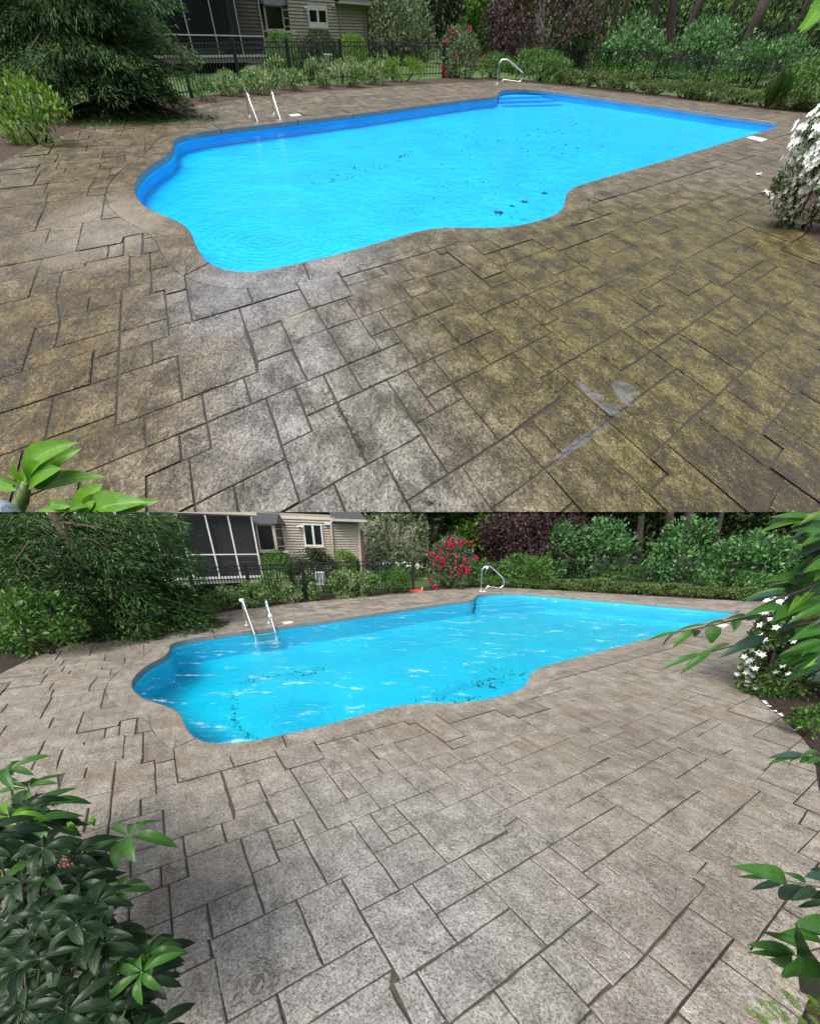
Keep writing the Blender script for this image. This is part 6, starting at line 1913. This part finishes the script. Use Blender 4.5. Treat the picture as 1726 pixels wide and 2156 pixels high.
for wx, wy, yy, mt, lp in whorls:
    yy = min(yy, LO.G(wx, wy).y * (.5 + .32 * (yy - 1.2) / .9)); c = LO.at_y(wx, wy, yy); k = rnd.randint(6, 8); a0 = rnd.uniform(0, 6.28); dpx = (LO.at_y(wx + 100, wy, yy) - c).length / 100
    for j in range(k):
        if nl >= 290 and mt == DA: mt2 = DA
        an = a0 + j * 2 * math.pi / k + rnd.uniform(-.25, .25); el = rnd.uniform(-.35, .30); L = lp * dpx * rnd.uniform(.85, 1.3)
        dv = Vector((math.cos(an) * math.cos(el), math.sin(an) * math.cos(el) * .8, math.sin(el)))
        lb = LeafBuilder(); lb.leaf(c + dv * L * .06, c + dv * L, L * rnd.uniform(.23, .31), Vector((0, -.25, 1)), rnd.uniform(.12, .4), rnd.uniform(.15, .4), 2, 8, rnd.uniform(-.3, .3), .02, rnd.uniform(0, 6))
        nl += 1
        if nl <= 300: lb.build('leaf', mt, LO, rh)
        else:
            if nl == 301: far_l = LeafBuilder()
            o0 = len(far_l.v); far_l.v += lb.v; far_l.f += [tuple(o0 + q for q in f) for f in lb.f]; far_l.uv += lb.uv
    bx = wx * .55 + rnd.uniform(-10, 40); e = LO.at_y(bx, wy + rnd.uniform(180, 320), yy + .05); mid_ = c.lerp(e, .5) + Vector((rnd.uniform(-.03, .03), 0, 0)); r0 = 3.2 * dpx
    MB().tube([e, mid_, c], [r0 * 1.3, r0, r0 * .7], 6).build('stem', 'stem_green' if mt != DA else 'twig_brown', LO, rh, True)
if nl > 300: tag(far_l.build('more_leaves', DA, LO, rh), kind='stuff')
for bx, by, L in [(157, 1752, 24), (200, 1740, 24), (168, 1778, 14), (150, 1748, 18)]:     # new buds
    b_ = LO.at_y(bx, by, 1.2); dpx = (LO.at_y(bx + 100, by, 1.2) - b_).length / 100
    for j in range(3):
        lb = LeafBuilder(); an = j * 2.1; lb.leaf(b_, b_ + Vector((math.cos(an) * .25, math.sin(an) * .25, 1)) * L * dpx, L * dpx * .38, Vector((math.cos(an), math.sin(an), .2)), -.15, .5, 2); lb.build('bud_leaf', FR, LO, rh)
for bx, by in [(125, 1818), (145, 1815), (213, 1900)]:
    for j in range(9):
        p = LO.at_y(bx + rnd.uniform(-16, 16), by + rnd.uniform(-8, 8), 1.0); MB().tube([p - Vector((0, 0, .02)), p, p + Vector((0, 0, .008)), p + Vector((0, 0, .014))], [.0012, .004, .005, .001], 6).build('seed_head', 'berry_pink', LO, rh, True)

# --- fallen blossom
def fallen(H, x, y, s_, label):
    c = H.at_z(x, y, .008); rr = np.random.RandomState(int(x)); D = []; 
    for k in range(5): a = 2 * math.pi * k / 5 + rr.uniform(-.2, .2); D.append((math.cos(a), math.sin(a), rr.uniform(.1, .7)))
    lat_ = 700.0 / (H.Rc.T @ (np.array(c) - np.array([0, 0, HC])))[2]; L = s_ / lat_
    o = link('fallen_blossom', leaf_mesh('fallen_blossom', np.tile(np.array(c), (5, 1)), np.array(D), np.tile([0, 0, 1.], (5, 1)), L, L * .7, 'petal_white'), H); tag(o, label, 'blossom', 'fallen white blossoms')
for x, y, s_, l in [(1594, 369, 8, 'fallen white blossom lying alone on the wet patio, nearest the white skimmer lid'), (1610, 408, 10, 'first of three fallen blossoms in a row on the wet patio'), (1620, 414, 11, 'middle of three fallen blossoms in a row on the wet patio'), (1632, 410, 9, 'last of three fallen blossoms in a row, next to the azalea'), (1658, 475, 10, 'fallen white blossom under the azalea on the wet patio')]: fallen(UP, x, y, s_, l)
for i, (a, b_) in enumerate([(1040, 1720), (1052, 1735), (1080, 1760), (1130, 1805), (1180, 1830), (1190, 1845), (1320, 1975), (930, 1610), (975, 1660)]): fallen(LO, *q7(a, b_), 6, 'withered white blossom ' + ['lying alone beyond the others at the mulch edge', 'second along the mulch edge of the clean patio', 'third along the mulch edge of the clean patio', 'fourth along the mulch edge, before the dense group', 'first of the dense group at the mulch edge', 'last of the dense group at the mulch edge', 'nearest the viewer at the mulch edge of the clean patio', 'farthest up the mulch edge, under the azalea', 'just past the farthest one on the mulch edge'][i])

# --- debris: on the pool floors, on the wet patio
def litter(H, lines, z, n, lpx, mat, name, parent=None, jit=5, seed=2):
    rr = np.random.RandomState(seed); P = []
    seg = [(l[i], l[i + 1]) for l in lines for i in range(len(l) - 1)]; w_ = np.array([math.hypot(b_[0] - a[0], b_[1] - a[1]) for a, b_ in seg])
    for i in rr.choice(len(seg), n, p=w_ / w_.sum()):
        a, b_ = seg[i]; t = rr.uniform(); p = H.at_z(a[0] + (b_[0] - a[0]) * t + rr.normal() * jit, a[1] + (b_[1] - a[1]) * t + rr.normal() * jit * .5, z); P.append(p)
    P = np.array(P); P[:, 2] += rr.uniform(0, .006, n); lat_ = 700.0 / ((P - np.array([0, 0, HC])) @ H.Rc)[:, 2]; D = rr.normal(size=(n, 3)); D[:, 2] *= .15
    L = lpx / lat_ * rr.uniform(.4, 1.4, n); o = link(name, leaf_mesh(name, P, D, np.tile([0, 0, 1.], (n, 1)) + rr.normal(size=(n, 3)) * .3, L, L * .4, mat), H, parent)
    tag(o, kind='stuff'); return o
litter(UP, [[(640, 395), (700, 375), (800, 345), (870, 320)], [(700, 385), (820, 350)]], -.48, 60, 6, 'pool_debris', 'leaf_litter', seed=4)
litter(UP, [[(880, 300), (1300, 260)], [(900, 400), (1150, 380)], [(950, 340), (1250, 310)], [(1000, 440), (1100, 430)]], -.48, 260, 5, 'pool_debris', 'leaf_litter', jit=26, seed=5)
litter(LO, [[(505, 1438), (560, 1425), (620, 1418), (690, 1403)], [(493, 1455), (492, 1515), (512, 1540), (536, 1556)], [(600, 1432), (680, 1410)]], -.78, 130, 6, 'leaf_litter_dark', 'leaf_litter', jit=4, seed=6)
litter(LO, [[(860, 1475), (1100, 1420)], [(900, 1480), (1010, 1470)], [(1000, 1407), (1110, 1418)], [(950, 1440), (1090, 1432)]], -.78, 200, 6, 'leaf_litter_dark', 'leaf_litter', jit=9, seed=7)
for H, lst in ((UP, [(1050, 447, 11), (1078, 434, 6), (1104, 425, 9), (1145, 407, 7)]), (LO, [(1035, 1447, 9), (1007, 1443, 6)])):
    for x, y, s_ in lst:
        rr = np.random.RandomState(x); n = 40; c = H.at_z(x, y, -.166); lat_ = 700.0 / (H.Rc.T @ (np.array(c) - np.array([0, 0, HC])))[2]; Q = rr.normal(size=(n, 3)) * s_ * .4 / lat_; Q[:, 2] = np.abs(Q[:, 2]) * .05
        o = link('floating_leaves', leaf_mesh('floating_leaves', np.array(c) + Q, rr.normal(size=(n, 3)) * [1, 1, .2], rr.normal(size=(n, 3)) * .4 + [0, 0, 1], s_ * .5 / lat_, s_ * .25 / lat_, 'leaf_litter_dark'), H)
        tag(o, 'dark clump of wet leaves floating in the %s pool' % ('bright blue' if H is UP else 'cyan'), 'leaves', 'floating leaf clumps in the %s pool' % ('blue' if H is UP else 'cyan'))
litter(UP, [[(700, 838), (718, 865), (735, 890), (765, 945)], [(835, 1005), (840, 1025), (858, 1060)], [(715, 870), (735, 885)]], .008, 150, 7, 'leaf_litter_brown', 'fallen_twigs', jit=5, seed=8)
litter(UP, [[(600, 800), (1000, 1060)], [(650, 1000), (760, 1040)], [(760, 860), (960, 960)]], .008, 90, 4, 'leaf_litter_brown', 'fallen_twigs', jit=50, seed=9)
litter(UP, [[(893, 1055), (912, 1060)]], .01, 22, 9, 'leaf_litter_dark', 'fallen_leaf_clump', jit=4, seed=10)
litter(LO, [[(840, 1555), (1000, 1560), (1200, 1500)]], .006, 24, 5, 'leaf_litter_brown', 'fallen_twigs', jit=28, seed=12)
# --- puddles standing in the joints of the wet patio
def puddle(pts, label):
    P = [UP.G(*p).xy for p in pts]; S_ = spline([(p.x, p.y) for p in P], .2); mb = MB(); mb.poly([(a, b_, .0065) for a, b_ in S_]); o = mb.build('puddle', 'puddle_water', UP); tag(o, label, 'puddle', 'puddles on the wet patio')
puddle([(1200, 795), (1214, 800), (1262, 830), (1320, 864), (1318, 876), (1296, 886), (1284, 876), (1240, 840)], 'long bright puddle lying in a joint of the wet patio')
puddle([(1278, 797), (1310, 800), (1342, 814), (1350, 836), (1322, 866), (1306, 848), (1290, 820)], 'rounded puddle with rain rings on a single stone')
puddle([(1290, 880), (1300, 890), (1252, 920), (1190, 962), (1150, 1000), (1138, 996), (1178, 952), (1240, 908)], 'narrow puddle running down from the long bright one')
puddle([(1024, 892), (1034, 912), (1076, 908), (1120, 884), (1114, 876), (1070, 898), (1042, 900)], 'shallow puddle around a stone corner')
# red cushion and board by the clean patio's fence
c = LO.G(876, 1246); ro = MB().hexa([(c.x - .35, c.y, 0), (c.x + .35, c.y, 0), (c.x + .35, c.y + .25, 0), (c.x - .35, c.y + .25, 0), (c.x - .32, c.y + .03, .09), (c.x + .32, c.y + .03, .09), (c.x + .32, c.y + .22, .11), (c.x - .32, c.y + .22, .11)]).build('floor_brush', 'red_plastic', LO); tag(ro, 'small red plastic item lying at the edge of the mulch by the fence', 'garden item')
MB().tube([(c.x + .28, c.y + .1, .1), (c.x + .3, c.y + .1, .22)], .02, 8).build('handle', 'white_plastic', LO, ro)
# ------------------------------------------------------------------ trim both terraces along their common straight edge
for o, H in REG:
    m = o.data
    if not len(m.vertices): continue
    co = np.empty(len(m.vertices) * 3); m.vertices.foreach_get('co', co); co = co.reshape(-1, 3)
    s_ = (co - np.array([0, 0, HC])) @ H.cut_no * (1 if H is LO else -1)
    if o.parent is not None and o.parent.get('category') == 'chair': continue
    if s_.min() < -1e-5 and m.users == 1: cut_mesh(m, H, 1 if H is LO else -1)
